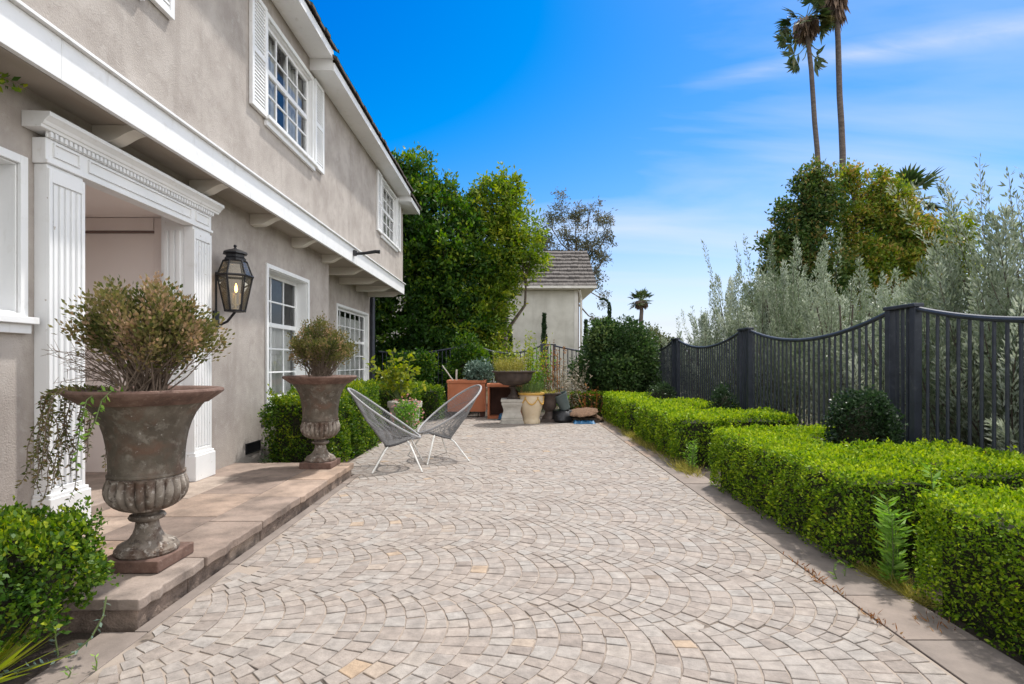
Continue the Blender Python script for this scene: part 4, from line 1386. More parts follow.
cs_ = thing('boxwood_shrub', 'bushy bright boxwood at the lower left, growing against the end of the terrace', 'shrub', (-2.25, 2.28, 0.0))
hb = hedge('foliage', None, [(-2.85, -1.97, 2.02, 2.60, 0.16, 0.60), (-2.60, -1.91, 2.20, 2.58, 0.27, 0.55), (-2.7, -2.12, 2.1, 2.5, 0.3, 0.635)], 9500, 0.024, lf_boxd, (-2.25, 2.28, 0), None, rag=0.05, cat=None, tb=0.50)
hb.parent = cs_; hb.location = (0, 0, 0); OFF[hb.name] = OFF[cs_.name]
m = MB()
for k in range(12):
    tx_, ty_ = random.uniform(-2.6, -1.95), random.uniform(2.08, 2.5)
    m.tube([(-2.22 + random.gauss(0, .07), 2.25 + random.gauss(0, .05), -0.04), (tx_ * .5 - 1.1, ty_ * .5 + 1.13, 0.1), (tx_, ty_, 0.3)], [0.012, 0.009, 0.004], 6)
m.build('stem', twig_m, cs_)
leaf_ball('round_shrub', 'dark round shrub in front of the nearest fence posts', (3.10, 4.85, 0.68), (0.32, 0.30, 0.42), 6500, 0.034, lf_dark, group='dark shrubs along the fence', lumps=12)
leaf_ball('round_shrub', 'small dark upright shrub in front of the second pair of fence posts', (3.35, 8.7, 0.50), (0.22, 0.22, 0.45), 2200, 0.038, lf_dark, group='dark shrubs along the fence')
leaf_ball('round_shrub', 'low grey green shrub by the third pair of fence posts', (3.25, 12.0, 0.52), (0.36, 0.3, 0.34), 2200, 0.045, lf_dark, group='dark shrubs along the fence', tb=0.7)
leaf_ball('large_bush', 'big dome shaped dark green bush at the end of the patio beside the iron fence', (2.60, 14.0, 0.98), (1.06, 0.75, 1.16), 27000, 0.085, lf_bush, lumps=22, lump=0.36, tb=0.47, shell=0.5, spread=0.80, tsd=0.16)
leaf_ball('large_bush', 'olive grey bush behind the iron fence corner, beside the dark dome shaped bush', (3.85, 16.5, 1.30), (1.35, 0.9, 1.22), 19000, 0.075, lf_obush, lumps=22, lump=0.34, tb=0.45, tsd=0.14)

# ------------------------------------------------------------------ iron fences


def scallop_fence(name, label, origin, u, pairs, top, sag, end=None, half=0.17, pw=0.035, spacing=0.112, start=None, bottom=0.09):
    """u: unit direction on the ground; pairs: distances of the twin posts' centres"""
    ox, oy = origin
    ux, uy = u
    f = thing(name, label, 'fence', (ox + ux * pairs[0], oy + uy * pairs[0], 0))

    def wp(s_, z, lat=0.0):
        return (ox + ux * s_ - uy * lat, oy + uy * s_ + ux * lat, z)

    def wbox(mb, s0, s1, l0, l1, z0, z1):
        pts = [wp(s0, z0, l0), wp(s1, z0, l0), wp(s1, z0, l1), wp(s0, z0, l1)]
        i = len(mb.v)
        mb.v += [tuple(p) for p in pts] + [(p[0], p[1], z1) for p in pts]
        for q in ((0, 3, 2, 1), (4, 5, 6, 7), (0, 1, 5, 4), (1, 2, 6, 5), (2, 3, 7, 6), (3, 0, 4, 7)):
            mb.fidx([i + k for k in q])
    posts = []
    for p in pairs:
        for s_ in (p - half, p + half):
            m = MB(); wbox(m, s_ - pw, s_ + pw, -pw, pw, -0.06, top - 0.036)
            m.build('post', iron, f, bevel=0.004)
        m = MB(); wbox(m, p - half - pw - 0.012, p + half + pw + 0.012, -pw - 0.012, pw + 0.012, top - 0.035, top)
        m.build('cap', iron, f, bevel=0.006)
        m = MB()
        for k in (-1, 0, 1):
            wbox(m, p + k * 0.07 - 0.013, p + k * 0.07 + 0.013, -0.013, 0.013, bottom, top - 0.036)
        m.build('picket_panel', iron, f)
    ends = list(pairs)
    segs = [(a + half + pw, b - half - pw, True, True) for a, b in zip(ends[:-1], ends[1:])]
    if start is not None: segs.insert(0, (start, ends[0] - half - pw, False, True))
    if end is not None: segs.append((ends[-1] + half + pw, end, True, False))
    for (a, b, fa_, fb_) in segs:
        Lr = b - a
        full = 3.15 if not (fa_ and fb_) else Lr

        def zt(s_):
            if fa_ and fb_: t_ = (s_ - a) / Lr * 2 - 1
            elif fa_: t_ = (s_ - a) / full * 2 - 1
            else: t_ = 1 - (b - s_) / full * 2
            t_ = max(-1, min(1, t_))
            return top - 0.055 - sag * (1 - t_ * t_)
        n = 28
        m = MB()
        m.tube([wp(a + Lr * k / n, zt(a + Lr * k / n)) for k in range(n + 1)], 0.024, 8)
        m.build('top_rail', iron, f)
        m = MB(); wbox(m, a, b, -0.016, 0.016, bottom, bottom + 0.035)
        m.build('bottom_rail', iron, f)
        m = MB()
        k = int(round(Lr / spacing))
        for j in range(1, k):
            s_ = a + Lr * j / k
            m.tube([wp(s_, bottom + 0.002), wp(s_, zt(s_) - 0.004)], 0.0135, 8)
        m.build('picket_panel', iron, f)
    return f


scallop_fence('iron_fence', 'dark iron picket fence with scalloped top rail and twin posts along the right side', (3.75, 0), (0, 1), [1.68, 5.28, 8.84, 12.6], 1.845, 0.205, end=15.2, start=-1.3)
scallop_fence('iron_fence', 'dark iron picket fence with curved top rail behind the potted plants at the back', (-3.7, 15.25), (1, 0), [2.52, 4.70], 1.80, 0.20, start=0.0, end=7.42)

# ------------------------------------------------------------------ woven chairs


def make_chair(label, loc):
    ch = thing('woven_chair', label, 'chair', loc, 'woven string lounge chairs on the patio')
    OFF[ch.name] = Vector((0, 0, 0))
    nR = 72

    def rim(ph):
        cx_ = math.cos(ph)
        x = -0.165 + 0.455 * cx_
        y = 0.375 * math.sin(ph) * (1 - 0.12 * cx_)
        z = 0.365 + (0.29 - x) / 0.91 * 0.635 + 0.02 * cx_ * cx_ - 0.012
        return Vector((x, y, z))

    def ring(ph):
        x = 0.01 + 0.165 * math.cos(ph)
        y = 0.25 * math.sin(ph)
        return Vector((x, y, 0.325 + 0.30 * x))
    m = MB(); m.tube([rim(2 * PI * k / nR) for k in range(nR)], 0.014, 8, closed=True)
    m.build('rim', rim_m, ch)
    m = MB(); m.tube([ring(2 * PI * k / 48) for k in range(48)], 0.015, 8, closed=True)
    m.build('seat_ring', ring_m, ch)
    m = MB()
    N = 88
    for k in range(N):
        ph = 2 * PI * k / N
        a, b = rim(ph), ring(ph)
        mid = a.lerp(b, 0.5) + Vector((0.02 * math.cos(ph), 0.02 * math.sin(ph), -0.02))
        m.tube([a, mid, b], 0.0036, 4, cap=False)
    for j in range(3):                                    # tie cords that keep the strings apart
        u = (0.3, 0.58, 0.8)[j]
        pts = []
        for k in range(48):
            ph = 2 * PI * k / 48
            a, b = rim(ph), ring(ph)
            off = Vector((0.02 * math.cos(ph), 0.02 * math.sin(ph), -0.02)) * (1 - abs(2 * u - 1))
            pts.append(a.lerp(b, u) + off)
        m.tube(pts, 0.0035, 4, closed=True)
    for k in range(26):
        t_ = -0.94 + 1.88 * k / 25
        y = 0.25 * t_
        hx = 0.165 * math.sqrt(1 - t_ * t_)
        a = Vector((0.01 - hx, y, 0.325 + 0.3 * (0.01 - hx))); b = Vector((0.01 + hx, y, 0.325 + 0.3 * (0.01 + hx)))
        m.tube([a, a.lerp(b, .5) - Vector((0, 0, 0.015)), b], 0.0036, 4, cap=False)
    m.build('string_seat', cord_m, ch)
    for (sx_, sy_) in ((-1, -1), (1, -1), (1, 1), (-1, 1)):
        top = Vector((0.01 + sx_ * 0.115, sy_ * 0.18, 0.325 + 0.3 * sx_ * 0.115 - 0.006))
        knee = Vector((0.01 + sx_ * 0.15, sy_ * 0.235, top.z - 0.03))
        foot = Vector((0.015 + sx_ * 0.30, sy_ * 0.42, 0.004))
        l = MB(); l.tube([top, knee, knee.lerp(foot, .5), foot], [0.0125, 0.0125, 0.012, 0.0105], 8)
        l.build('leg', leg_m, ch)
    return ch


c1 = make_chair('grey woven string chair turned towards the right, its high back beside the left hedge', (-1.42, 6.83, 0))
c1.rotation_euler = (0, 0, math.radians(9))
c1.scale = (0.955, 0.955, 0.965)
c2 = copy_tree(c1)
c2.location = (-0.99, 7.42, 0)
c2.rotation_euler = (0, 0, math.radians(208))
c2['label'] = 'grey woven string chair facing left, its high back before the terracotta planters'

# ------------------------------------------------------------------ pots and clutter at the back


def tuft(name, label, c, n, h, spread, mats, loc, cat='plant', W=0.008, tb=0.5, group=None, lean=0.5, leafy=0, L=0.05):
    """a clump of blades rising from one spot; leafy adds small leaves along them"""
    P, D, Ls, Ws, T = [], [], [], [], []
    for k in range(n):
        az = random.uniform(0, 2 * PI)
        r = spread * math.sqrt(random.random())
        b = np.array([c[0] + r * math.cos(az), c[1] + r * math.sin(az), c[2]])
        d = np.array([math.cos(az) * lean * random.random(), math.sin(az) * lean * random.random(), 1.0])
        d /= np.linalg.norm(d)
        l = h * random.uniform(0.55, 1.1)
        t0 = random.gauss(tb, 0.2)
        P.append(b); D.append(d); Ls.append(l); Ws.append(W); T.append(t0)
        for j in range(leafy):
            u = random.uniform(0.25, 1.0)
            P.append(b + d * l * u + rng.normal(0, 0.008, 3)); D.append(d * 0.4 + rdir(1)[0]); Ls.append(L * random.uniform(.6, 1.2)); Ws.append(L * 0.5); T.append(t0 + random.gauss(0, .15))
    o = leaves(name, np.array(P), np.array(D), np.array(Ls), np.array(Ws), np.array(T), mats, None, loc)
    tag(o, label, cat, group)
    return o


def planter_box(label, x0, x1, y0, y1, z0, z1, open_front=False):
    t_ = thing('planter_box', label, 'planter', ((x0 + x1) / 2, (y0 + y1) / 2, z0), 'terracotta planters at the back')
    th = 0.045
    m = MB()
    m.box(x0, x0 + th, y0, y1, z0, z1 - 0.07); m.box(x1 - th, x1, y0, y1, z0, z1 - 0.07)
    m.box(x0 + th, x1 - th, y1 - th, y1, z0, z1 - 0.07)
    if not open_front: m.box(x0 + th, x1 - th, y0, y0 + th, z0, z1 - 0.07)
    m.box(x0 + th, x1 - th, y0 + (th if not open_front else 0.01), y1 - th, z0, z0 + 0.05)
    m.build('box_body', terracotta, t_, bevel=0.006)
    m = MB()
    e = 0.02
    m.box(x0 - e, x0 + th + 0.005, y0 - e, y1 + e, z1 - 0.069, z1); m.box(x1 - th - 0.005, x1 + e, y0 - e, y1 + e, z1 - 0.069, z1)
    m.box(x0 + th + 0.006, x1 - th - 0.006, y0 - e, y0 + th, z1 - 0.069, z1); m.box(x0 + th + 0.006, x1 - th - 0.006, y1 - th, y1 + e, z1 - 0.069, z1)
    m.build('rim', terracotta, t_, bevel=0.008)
    m = MB()
    if open_front: m.box(x0 + th + 0.002, x1 - th - 0.002, y1 - th - 0.012, y1 - th - 0.002, z0 + 0.052, z1 - 0.075)  # dark sheet stands in for the shade inside the open box
    m.box(x0 + th + 0.007, x1 - th - 0.007, y0 + th + 0.001, y1 - th - 0.001, z1 - 0.10, z1 - 0.03)
    m.build('filling', planter_in if open_front else soil, t_)
    if not open_front:
        m = MB()
        for xx in (x0 + 0.08, x1 - 0.08):
            for yy_ in (y0 + 0.08, y1 - 0.08):
                m.box(xx - 0.05, xx + 0.05, yy_ - 0.05, yy_ + 0.05, -0.03, z0 - 0.001)
        m.build('foot', planter_in, t_)
    return t_


planter_box('closed terracotta planter box with thick rim, left of the pair, holding a blue grey succulent', -1.52, -0.63, 12.95, 13.55, 0.13, 0.87)
planter_box('terracotta planter box on its side with a dark open front, behind the stone pedestal', -0.56, 0.24, 12.55, 13.1, 0.0, 0.80, True)
leaf_ball('succulent', 'blue grey leafy succulent growing in the terracotta planter', (-0.78, 13.2, 1.03), (0.34, 0.26, 0.30), 1300, 0.085, lf_grey, 'plant', lumps=7, core=False, aspect=0.5)
m = MB(); m.tube([(-1.33, 13.15, 0.80), (-1.325, 13.14, 1.12)], 0.022, 8)
tag(m.build('garden_stake', white_stick, loc=(-1.33, 13.15, 0.80)), 'short pale stake standing upright in the terracotta planter', 'stake', 'pale stakes in the planter')
m = MB(); m.tube([(-1.36, 13.1, 0.80), (-1.66, 13.08, 1.22)], 0.014, 8)
tag(m.build('garden_stake', white_stick, loc=(-1.36, 13.1, 0.80)), 'thin pale stake leaning left out of the terracotta planter', 'stake', 'pale stakes in the planter')
# blue hose coil in front of the open planter
m = MB()
for k in range(4):
    m.tube([(-0.12 + (0.19 - 0.012 * k) * math.cos(a), 12.32 + (0.15 - .01 * k) * math.sin(a), 0.02 + 0.03 * k + 0.015 * math.sin(a * 2 + k)) for a in np.linspace(0, 2 * PI, 24, endpoint=False)], 0.015, 6, closed=True)
tag(m.build('garden_hose', blue_plastic, loc=(-0.12, 12.32, 0)), 'coil of blue hose lying in front of the open planter box', 'hose')

# pedestal with bronze bowl
PXc, PYc = 0.0, 11.75
ped = thing('stone_pedestal', 'pale cast stone pedestal with waisted sides under the dark planting bowl', 'pedestal', (PXc, PYc, 0))
m = MB()
for (h0, h1, w) in ((0.0, 0.055, 0.245), (0.056, 0.10, 0.228), (0.46, 0.515, 0.235)):
    m = MB(); m.box(PXc - w, PXc + w, PYc - w, PYc + w, h0, h1)
    m.build('slab', cast_stone, ped, bevel=0.008)
m = MB()
prof = [(0.215, 0.101), (0.222, 0.13), (0.212, 0.17), (0.188, 0.22), (0.180, 0.28), (0.192, 0.34), (0.213, 0.39), (0.222, 0.42), (0.214, 0.459)]
i0 = len(m.v)
for (r, z) in prof:
    for (sx_, sy_) in ((-1, -1), (1, -1), (1, 1), (-1, 1)):
        m.v.append((PXc + sx_ * r, PYc + sy_ * r, z))
for k in range(len(prof) - 1):
    for j in range(4):
        m.fidx((i0 + k * 4 + j, i0 + k * 4 + (j + 1) % 4, i0 + k * 4 + 4 + (j + 1) % 4, i0 + k * 4 + 4 + j))
m.build('shaft', cast_stone, ped, bevel=0.004)
bw = thing('planting_bowl', 'wide dark bronze footed bowl on the pale stone pedestal', 'bowl', (PXc + 0.03, PYc, 0.516))
m = MB(); m.box(PXc - 0.11, PXc + 0.17, PYc - 0.14, PYc + 0.14, 0.516, 0.545); m.build('plinth', dark_urn, bw, bevel=0.004)
m = MB(); m.lathe([(0.0, 0.546), (0.125, 0.546), (0.12, 0.58), (0.075, 0.62), (0.06, 0.68), (0.065, 0.74), (0.10, 0.765), (0.10, 0.78), (0.06, 0.79)], (PXc + 0.03, PYc, 0), 32); m.build('foot', dark_urn, bw)
m = MB(); m.lathe([(0.06, 0.79), (0.20, 0.81), (0.32, 0.86), (0.385, 0.93), (0.40, 1.02), (0.41, 1.06), (0.44, 1.075), (0.475, 1.09), (0.475, 1.108), (0.43, 1.105), (0.39, 1.07), (0.37, 1.03)], (PXc + 0.03, PYc, 0), 48)
m.build('basin', dark_urn, bw)
m = MB(); m.lathe([(0.39, 1.05), (0.2, 1.07), (0.0, 1.075)], (PXc + 0.03, PYc, 0), 24); m.build('soil', soil, bw)
tuft('bowl_plant', 'yellow green feathery plant filling the dark bowl on the pedestal', (PXc - 0.06, PYc, 1.06), 230, 0.36, 0.30, lf_straw, (PXc, PYc, 1.06), W=0.006, lean=0.45, leafy=9, L=0.03, tb=0.45)

# glazed pot
pot = thing('glazed_pot', 'cream glazed pot with amber garlands standing right of the pedestal', 'pot', (0.41, 11.72, 0))
m = MB(); m.lathe([(0.0, 0.0), (0.185, 0.0), (0.19, 0.03), (0.178, 0.07), (0.172, 0.10), (0.19, 0.18), (0.225, 0.30), (0.25, 0.42), (0.258, 0.52), (0.252, 0.585), (0.25, 0.60)], (0.41, 11.72, 0), 48)
m.build('pot_body', glaze, pot)
m = MB(); m.lathe([(0.25, 0.60), (0.278, 0.605), (0.288, 0.625), (0.284, 0.648), (0.262, 0.652), (0.235, 0.645), (0.22, 0.60)], (0.41, 11.72, 0), 48); m.build('rim', amber_glaze, pot)
m = MB()
for k in range(6):                                        # hanging garlands
    a0 = k * PI / 3
    pts = []
    for j in range(11):
        a = a0 + (j / 10) * PI / 3
        z = 0.54 - 0.13 * math.sin(PI * j / 10)
        r = 0.262 if z > 0.42 else 0.25 + (z - 0.42) * 0.1 + 0.012
        pts.append((0.41 + r * math.cos(a), 11.72 + r * math.sin(a), z))
    m.tube(pts, [0.008 + 0.010 * math.sin(PI * j / 10) for j in range(11)], 6)
    m.tube([(0.41 + 0.263 * math.cos(a0), 11.72 + 0.263 * math.sin(a0), 0.57), (0.41 + 0.262 * math.cos(a0), 11.72 + 0.262 * math.sin(a0), 0.50)], [0.02, 0.008], 6)
m.build('garland', amber_glaze, pot)
m = MB(); m.lathe([(0.238, 0.62), (0.1, 0.63), (0.0, 0.63)], (0.41, 11.72, 0), 20); m.build('soil', soil, pot)
tuft('grassy_plant', 'grassy green plant growing out of the cream glazed pot', (0.38, 11.72, 0.62), 330, 0.34, 0.22, lf_grass, (0.38, 11.72, 0.62), W=0.007, lean=0.9, tb=0.45)

# dark urn
du = thing('bronze_urn', 'small dark bronze urn between the glazed pot and the tilted bucket', 'urn', (0.80, 11.95, 0))
m = MB(); m.box(0.62, 0.98, 11.77, 12.13, 0, 0.07); m.build('plinth', dark_urn, du, bevel=0.005)
m = MB(); m.lathe([(0, 0.071), (0.15, 0.071), (0.14, 0.12), (0.09, 0.17), (0.08, 0.23), (0.12, 0.27), (0.16, 0.33), (0.17, 0.45), (0.19, 0.54), (0.25, 0.60), (0.275, 0.615), (0.27, 0.635), (0.22, 0.62), (0.19, 0.58)], (0.80, 11.95, 0), 40)
m.build('vase', dark_urn, du)
m = MB(); m.lathe([(0.20, 0.595), (0.1, 0.605), (0.0, 0.605)], (0.80, 11.95, 0), 20); m.build('soil', soil, du)
tuft('pale_seedling', 'low pale leaves sprouting from the small bronze urn', (0.80, 11.95, 0.60), 60, 0.14, 0.16, lf_straw, (0.8, 11.95, 0.6), W=0.02, lean=1.3)

# tilted bucket (axis leans right), with a leafy plant behind it
bk = thing('tilted_bucket', 'grey green plastic bucket tipped on its side against the coir baskets', 'bucket', (1.10, 12.0, 0.3))
OFF[bk.name] = Vector((0, 0, 0))
m = MB(); m.lathe([(0.0, 0.0), (0.11, 0.0), (0.15, 0.33), (0.16, 0.335), (0.16, 0.36), (0.145, 0.36), (0.105, 0.02), (0.0, 0.02)], (0, 0, 0), 32); m.build('pail', bucket_m, bk)
m = MB(); m.tube([(0.158 * math.cos(a), 0.158 * math.sin(a) * 0.2 + 0.0, 0.345 + 0.13 * math.sin(a)) for a in np.linspace(0, PI, 14)], 0.004, 6); m.build('handle', black, bk)
bk.rotation_euler = (0.12, -0.38, 0.0)
bk.location = (1.16, 11.95, 0.28)
OFF[bk.name] = Vector(bk.location)
# the low crate the bucket and baskets rest on
cr_ = thing('compost_sack', 'slumped black compost sack on the paving under the tilted bucket', 'sack', (1.1, 12.0, 0))
m = MB()
m.lathe([(0.0, 0.001), (0.26, 0.001), (0.31, 0.06), (0.29, 0.15), (0.22, 0.24), (0.10, 0.275), (0.0, 0.277)], (1.10, 12.0, 0), 40, lambda th, z: 1 + 0.09 * math.sin(3 * th + 1) + 0.05 * math.sin(7 * th + z * 22) + 0.03 * math.sin(13 * th - z * 30))
m.build('sack_body', black, cr_)
for (cx_, cy_, cz_, rx, tl, lab) in ((1.53, 11.9, 0.20, 0.33, -0.14, 'coir hanging basket liner tipped over on top of the heap'), (1.74, 12.05, 0.13, 0.29, 0.42, 'coir basket liner leaning at the right of the heap by the hedge')):
    m = MB()
    m.lathe([(rx, 0.0), (rx * 1.02, 0.012), (rx * 0.96, 0.030), (rx * 0.78, 0.052), (rx * 0.4, 0.066), (0.0, 0.07)], (0, 0, 0), 60, lambda th, z: 1 + 0.07 * math.sin(3 * th + 1) + 0.05 * math.sin(8 * th + z * 30) + 0.03 * math.sin(19 * th - z * 50))
    m.lathe([(rx * .97, 0.0), (rx * 0.88, 0.022), (rx * 0.4, 0.05), (0.0, 0.054)], (0, 0, 0), 36)
    o = m.build('coir_liner', coir, loc=(0, 0, 0))
    o.location = (cx_, cy_, cz_); o.rotation_euler = (0.12, tl, 0.3)
    tag(o, lab, 'basket liner', 'coir basket liners in the heap')
m = MB()
nx, ny = 14, 8
for i in range(nx):
    for j in range(ny):
        def zf(i_, j_):
            e_ = min(i_, nx - i_, j_, ny - j_)
            return 0.004 + (0.10 if e_ > 0 else 0.0) * (0.7 + 0.3 * math.sin(i_ * 1.3 + j_ * 0.9)) + 0.012 * math.sin(i_ * 2.1 - j_ * 1.7) * (e_ > 0)
        q = [(1.30 + 0.46 * a / nx, 11.50 + 0.28 * b / ny + 0.02 * math.sin(a), zf(a, b) * 0.6 + 0.002) for a, b in ((i, j), (i + 1, j), (i + 1, j + 1), (i, j + 1))]
        m.face(q, smooth=True)
tag(m.build('folded_tarp', blue_plastic, loc=(1.57, 11.6, 0)), 'folded blue tarp lying flat in front of the coir baskets', 'tarp')
m = MB()
m.box(1.28, 1.88, 11.80, 12.22, 0.0, 0.10)
tag(m.build('wooden_crate', bark, loc=(1.58, 12.0, 0), bevel=0.006), 'low dark wooden crate under the coir liners', 'crate')

# citrus pot
cp_ = thing('clay_pot', 'pale clay pot holding the citrus shrub, behind the woven chairs', 'pot', (-1.9, 9.75, 0))
m = MB(); m.lathe([(0.0, 0.0), (0.20, 0.0), (0.25, 0.30), (0.27, 0.50), (0.30, 0.505), (0.305, 0.60), (0.285, 0.605), (0.26, 0.56)], (-1.9, 9.75, 0), 36)
m.build('pot_body', cast_stone, cp_)
m = MB(); m.lathe([(0.275, 0.575), (0.1, 0.585), (0.0, 0.585)], (-1.9, 9.75, 0), 20); m.build('soil', soil, cp_)
ct = thing('citrus_shrub', 'young citrus shrub with glossy yellow green leaves in the clay pot', 'shrub', (-2.08, 9.75, 0.58))
st = MB(); P, D, T = [], [], []
for k in range(18):
    az = random.uniform(0, 2 * PI); el = random.uniform(0.55, 1.45)
    l = random.uniform(0.45, 0.98)
    b = Vector((-1.98, 9.75, 0.57))
    tip = b + Vector((math.cos(az) * math.cos(el), math.sin(az) * math.cos(el), math.sin(el))) * l * Vector((1, 1, 1)).x
    tip.x = b.x + (tip.x - b.x) * 0.95
    m_ = b.lerp(tip, 0.5) + Vector((0, 0, 0.05))
    st.tube([b, m_, tip], [0.008, 0.005, 0.003], 6)
    for j in range(22):
        q = m_.lerp(tip, random.uniform(-0.5, 1.05)) + Vector((random.gauss(0, .03), random.gauss(0, .03), random.gauss(0, .03)))
        P.append(tuple(q)); D.append((random.gauss(0, .8), random.gauss(0, .8), random.gauss(0.2, .5))); T.append(random.gauss(0.6, 0.25))
st.build('stem', green_stem, ct)
leaves('foliage', np.array(P), np.array(D), rng.uniform(0.085, 0.14, len(P)), rng.uniform(0.05, 0.075, len(P)), np.array(T), lf_lime, ct)
leaf_ball('flowering_plant', 'leafy plant with small pink blossoms spilling round the clay pot', (-1.78, 9.35, 0.36), (0.26, 0.2, 0.32), 900, 0.05, lf_weed, 'plant', lumps=8, core=False, tb=0.45)
fp = bpy.data.objects['flowering_plant']
n = 90
P = np.array([-1.78, 9.30, 0.42]) + rdir(n) * np.array([0.30, 0.24, 0.32]) * rng.uniform(0.8, 1.05, (n, 1)); P[:, 2] = np.maximum(P[:, 2], 0.08)
leaves('blossom', P, rdir(n), 0.045, 0.04, rng.random(n), lf_pink, fp)

# plants against the back fence
leaf_ball('fence_shrub', 'dark leafy shrub before the back fence, between house corner and terracotta planter', (-2.75, 14.35, 0.75), (0.75, 0.45, 0.80), 6500, 0.075, lf_ficus, lumps=14, lump=0.36, tb=0.36, spread=0.78, shell=0.5)
leaf_ball('fence_shrub', 'taller loose green shrub before the back fence, right behind the terracotta planter', (-1.15, 14.45, 0.85), (0.55, 0.40, 0.95), 5200, 0.075, lf_ficus, lumps=14, lump=0.34, tb=0.52, spread=0.82, shell=0.5)
tuft('feathery_shrub', 'airy lime green shrub rising behind the dark bowl at the back fence', (0.18, 13.7, 0.0), 84, 2.0, 0.32, lf_lime, (0.18, 13.7, 0), 'shrub', W=0.014, lean=0.42, leafy=24, L=0.085, tb=0.5)
tuft('rusty_stalks', 'tall rust coloured dry flower stalks standing before the back fence', (1.0, 13.4, 0.0), 16, 1.85, 0.20, lf_rust, (1.0, 13.4, 0), 'plant', W=0.03, lean=0.12, leafy=14, L=0.08, tb=0.5)
tuft('upright_shrub', 'narrow mid green shrub left of the rusty stalks at the back fence', (0.72, 13.55, 0.0), 34, 1.6, 0.18, lf_weed, (0.72, 13.55, 0), 'shrub', W=0.014, lean=0.2, leafy=26, L=0.075, tb=0.35)
tuft('pale_shrub', 'pale dried shrub with bleached leaves right of the rusty stalks', (1.30, 13.2, 0.0), 70, 1.35, 0.28, lf_pale, (1.3, 13.2, 0), 'shrub', W=0.010, lean=0.5, leafy=20, L=0.065, tb=0.6)
tuft('strap_plant', 'short bright green strap leaved plant beside the tilted bucket', (1.12, 12.35, 0.25), 26, 0.42, 0.05, lf_weed, (1.12, 12.35, 0.25), W=0.04, lean=0.9, tb=0.6)
tuft('dry_grass', 'dry brown grasses below the big dark bush at the end of the patio', (2.0, 13.2, 0.0), 60, 0.80, 0.5, lf_rust, (2.0, 13.2, 0), W=0.014, lean=0.8, leafy=4, L=0.09, tb=0.35)

# weeds
def weed(name, label, c, h, nst, mats, L, loc, group=None, dens=90):
    paths = []
    for k in range(nst):
        lean_ = Vector((random.gauss(0, .10), random.gauss(0, .10), 1)).normalized()
        b = Vector(c) + Vector((random.gauss(0, .035), random.gauss(0, .035), 0))
        hh = h * random.uniform(0.55, 1.0)
        paths.append([b, b + lean_ * hh * 0.5 + Vector((random.gauss(0, .01), 0, 0)), b + lean_ * hh])
    o = vine(name, label, paths, mats, loc, L, dens, green_stem, 0.0032, 'weed', 0.62, 0.24)
    if group: o['group'] = group
    return o


GW = 'weeds in the paving and hedges'
weed('tall_weed', 'tall leafy weeds standing in the gap between the two nearest hedge blocks', (2.25, 3.25, -0.02), 0.66, 8, lf_weed, 0.075, (2.36, 3.24, 0), GW, 85)
weed('tall_weed', 'leafy weed poking up out of the hedge top beyond the weedy gap', (2.66, 3.36, 0.05), 0.66, 3, lf_weed, 0.07, (2.66, 3.36, 0), GW, 70)
weed('tall_weed', 'pale weeds at the foot of the hedge end, midway down the patio', (2.15, 6.55, -0.02), 0.42, 9, lf_weed, 0.05, (2.15, 6.55, 0), GW, 80)
weed('small_weed', 'small single weed rooted in the right border joint', (1.99, 3.30, 0.0), 0.11, 2, lf_weed, 0.035, (1.99, 3.3, 0), GW, 120)
weed('small_weed', 'tiny green weed at the bottom left edge of the paving', (-1.77, 2.24, -0.004), 0.07, 3, lf_weed, 0.03, (-1.77, 2.24, 0), GW, 140)
weed('small_weed', 'dark little weed at the foot of the stucco wall by the vent', (-2.93, 6.45, -0.02), 0.26, 5, lf_dark, 0.07, (-2.93, 6.45, 0), GW, 60)
P, D = [], []
for (yc, n, s_) in ((3.38, 40, 0.12), (3.20, 26, 0.1), (2.78, 40, 0.08), (2.72, 25, 0.05)):
    for k in range(n):
        xx = 1.833 + random.gauss(0, 0.018) if yc != 2.72 else random.uniform(2.02, 2.18)
        P.append((xx, yc + random.gauss(0, s_), -0.004)); D.append((random.gauss(0, .8), random.gauss(0, .8), 0.8))
tag(leaves('joint_weeds', np.array(P), np.array(D), rng.uniform(0.02, 0.06, len(P)), rng.uniform(0.004, 0.009, len(P)), rng.random(len(P)) * 0.9, lf_rust, None, (1.84, 3.1, 0)),
    'dry reddish weeds sprouting from the joint between paving and right border', 'weeds', kind='stuff')
P, D = [], []
for k in range(2600):
    yy_ = random.choice([random.uniform(6.2, 12.6), random.gauss(8.6, 0.35), random.gauss(9.6, 0.3), random.gauss(6.6, .2)])
    xx = 2.10 + random.gauss(0, 0.055)
    P.append((xx, yy_, -0.01)); D.append((random.gauss(-0.5, .6), random.gauss(0, .6), 0.9))
tag(leaves('grass_strip', np.array(P), np.array(D), rng.uniform(0.04, 0.16, len(P)), 0.006, rng.random(len(P)), lf_straw, None, (2.1, 9, 0)), 'straggly dry grass along the foot of the right hedges', 'grass', kind='stuff')
P, D = [], []
for k in range(900):
    P.append((2.20 + abs(random.gauss(0, 0.06)), random.uniform(2.95, 3.5), -0.02)); D.append((random.gauss(-0.5, .7), random.gauss(-.2, .7), 0.6))
tag(leaves('dry_grass_clump', np.array(P), np.array(D), rng.uniform(0.04, 0.14, len(P)), 0.005, rng.random(len(P)), lf_straw, None, (2.2, 3.2, 0)), 'dry straw coloured grass at the foot of the tall weeds in the hedge gap', 'grass', kind='stuff')

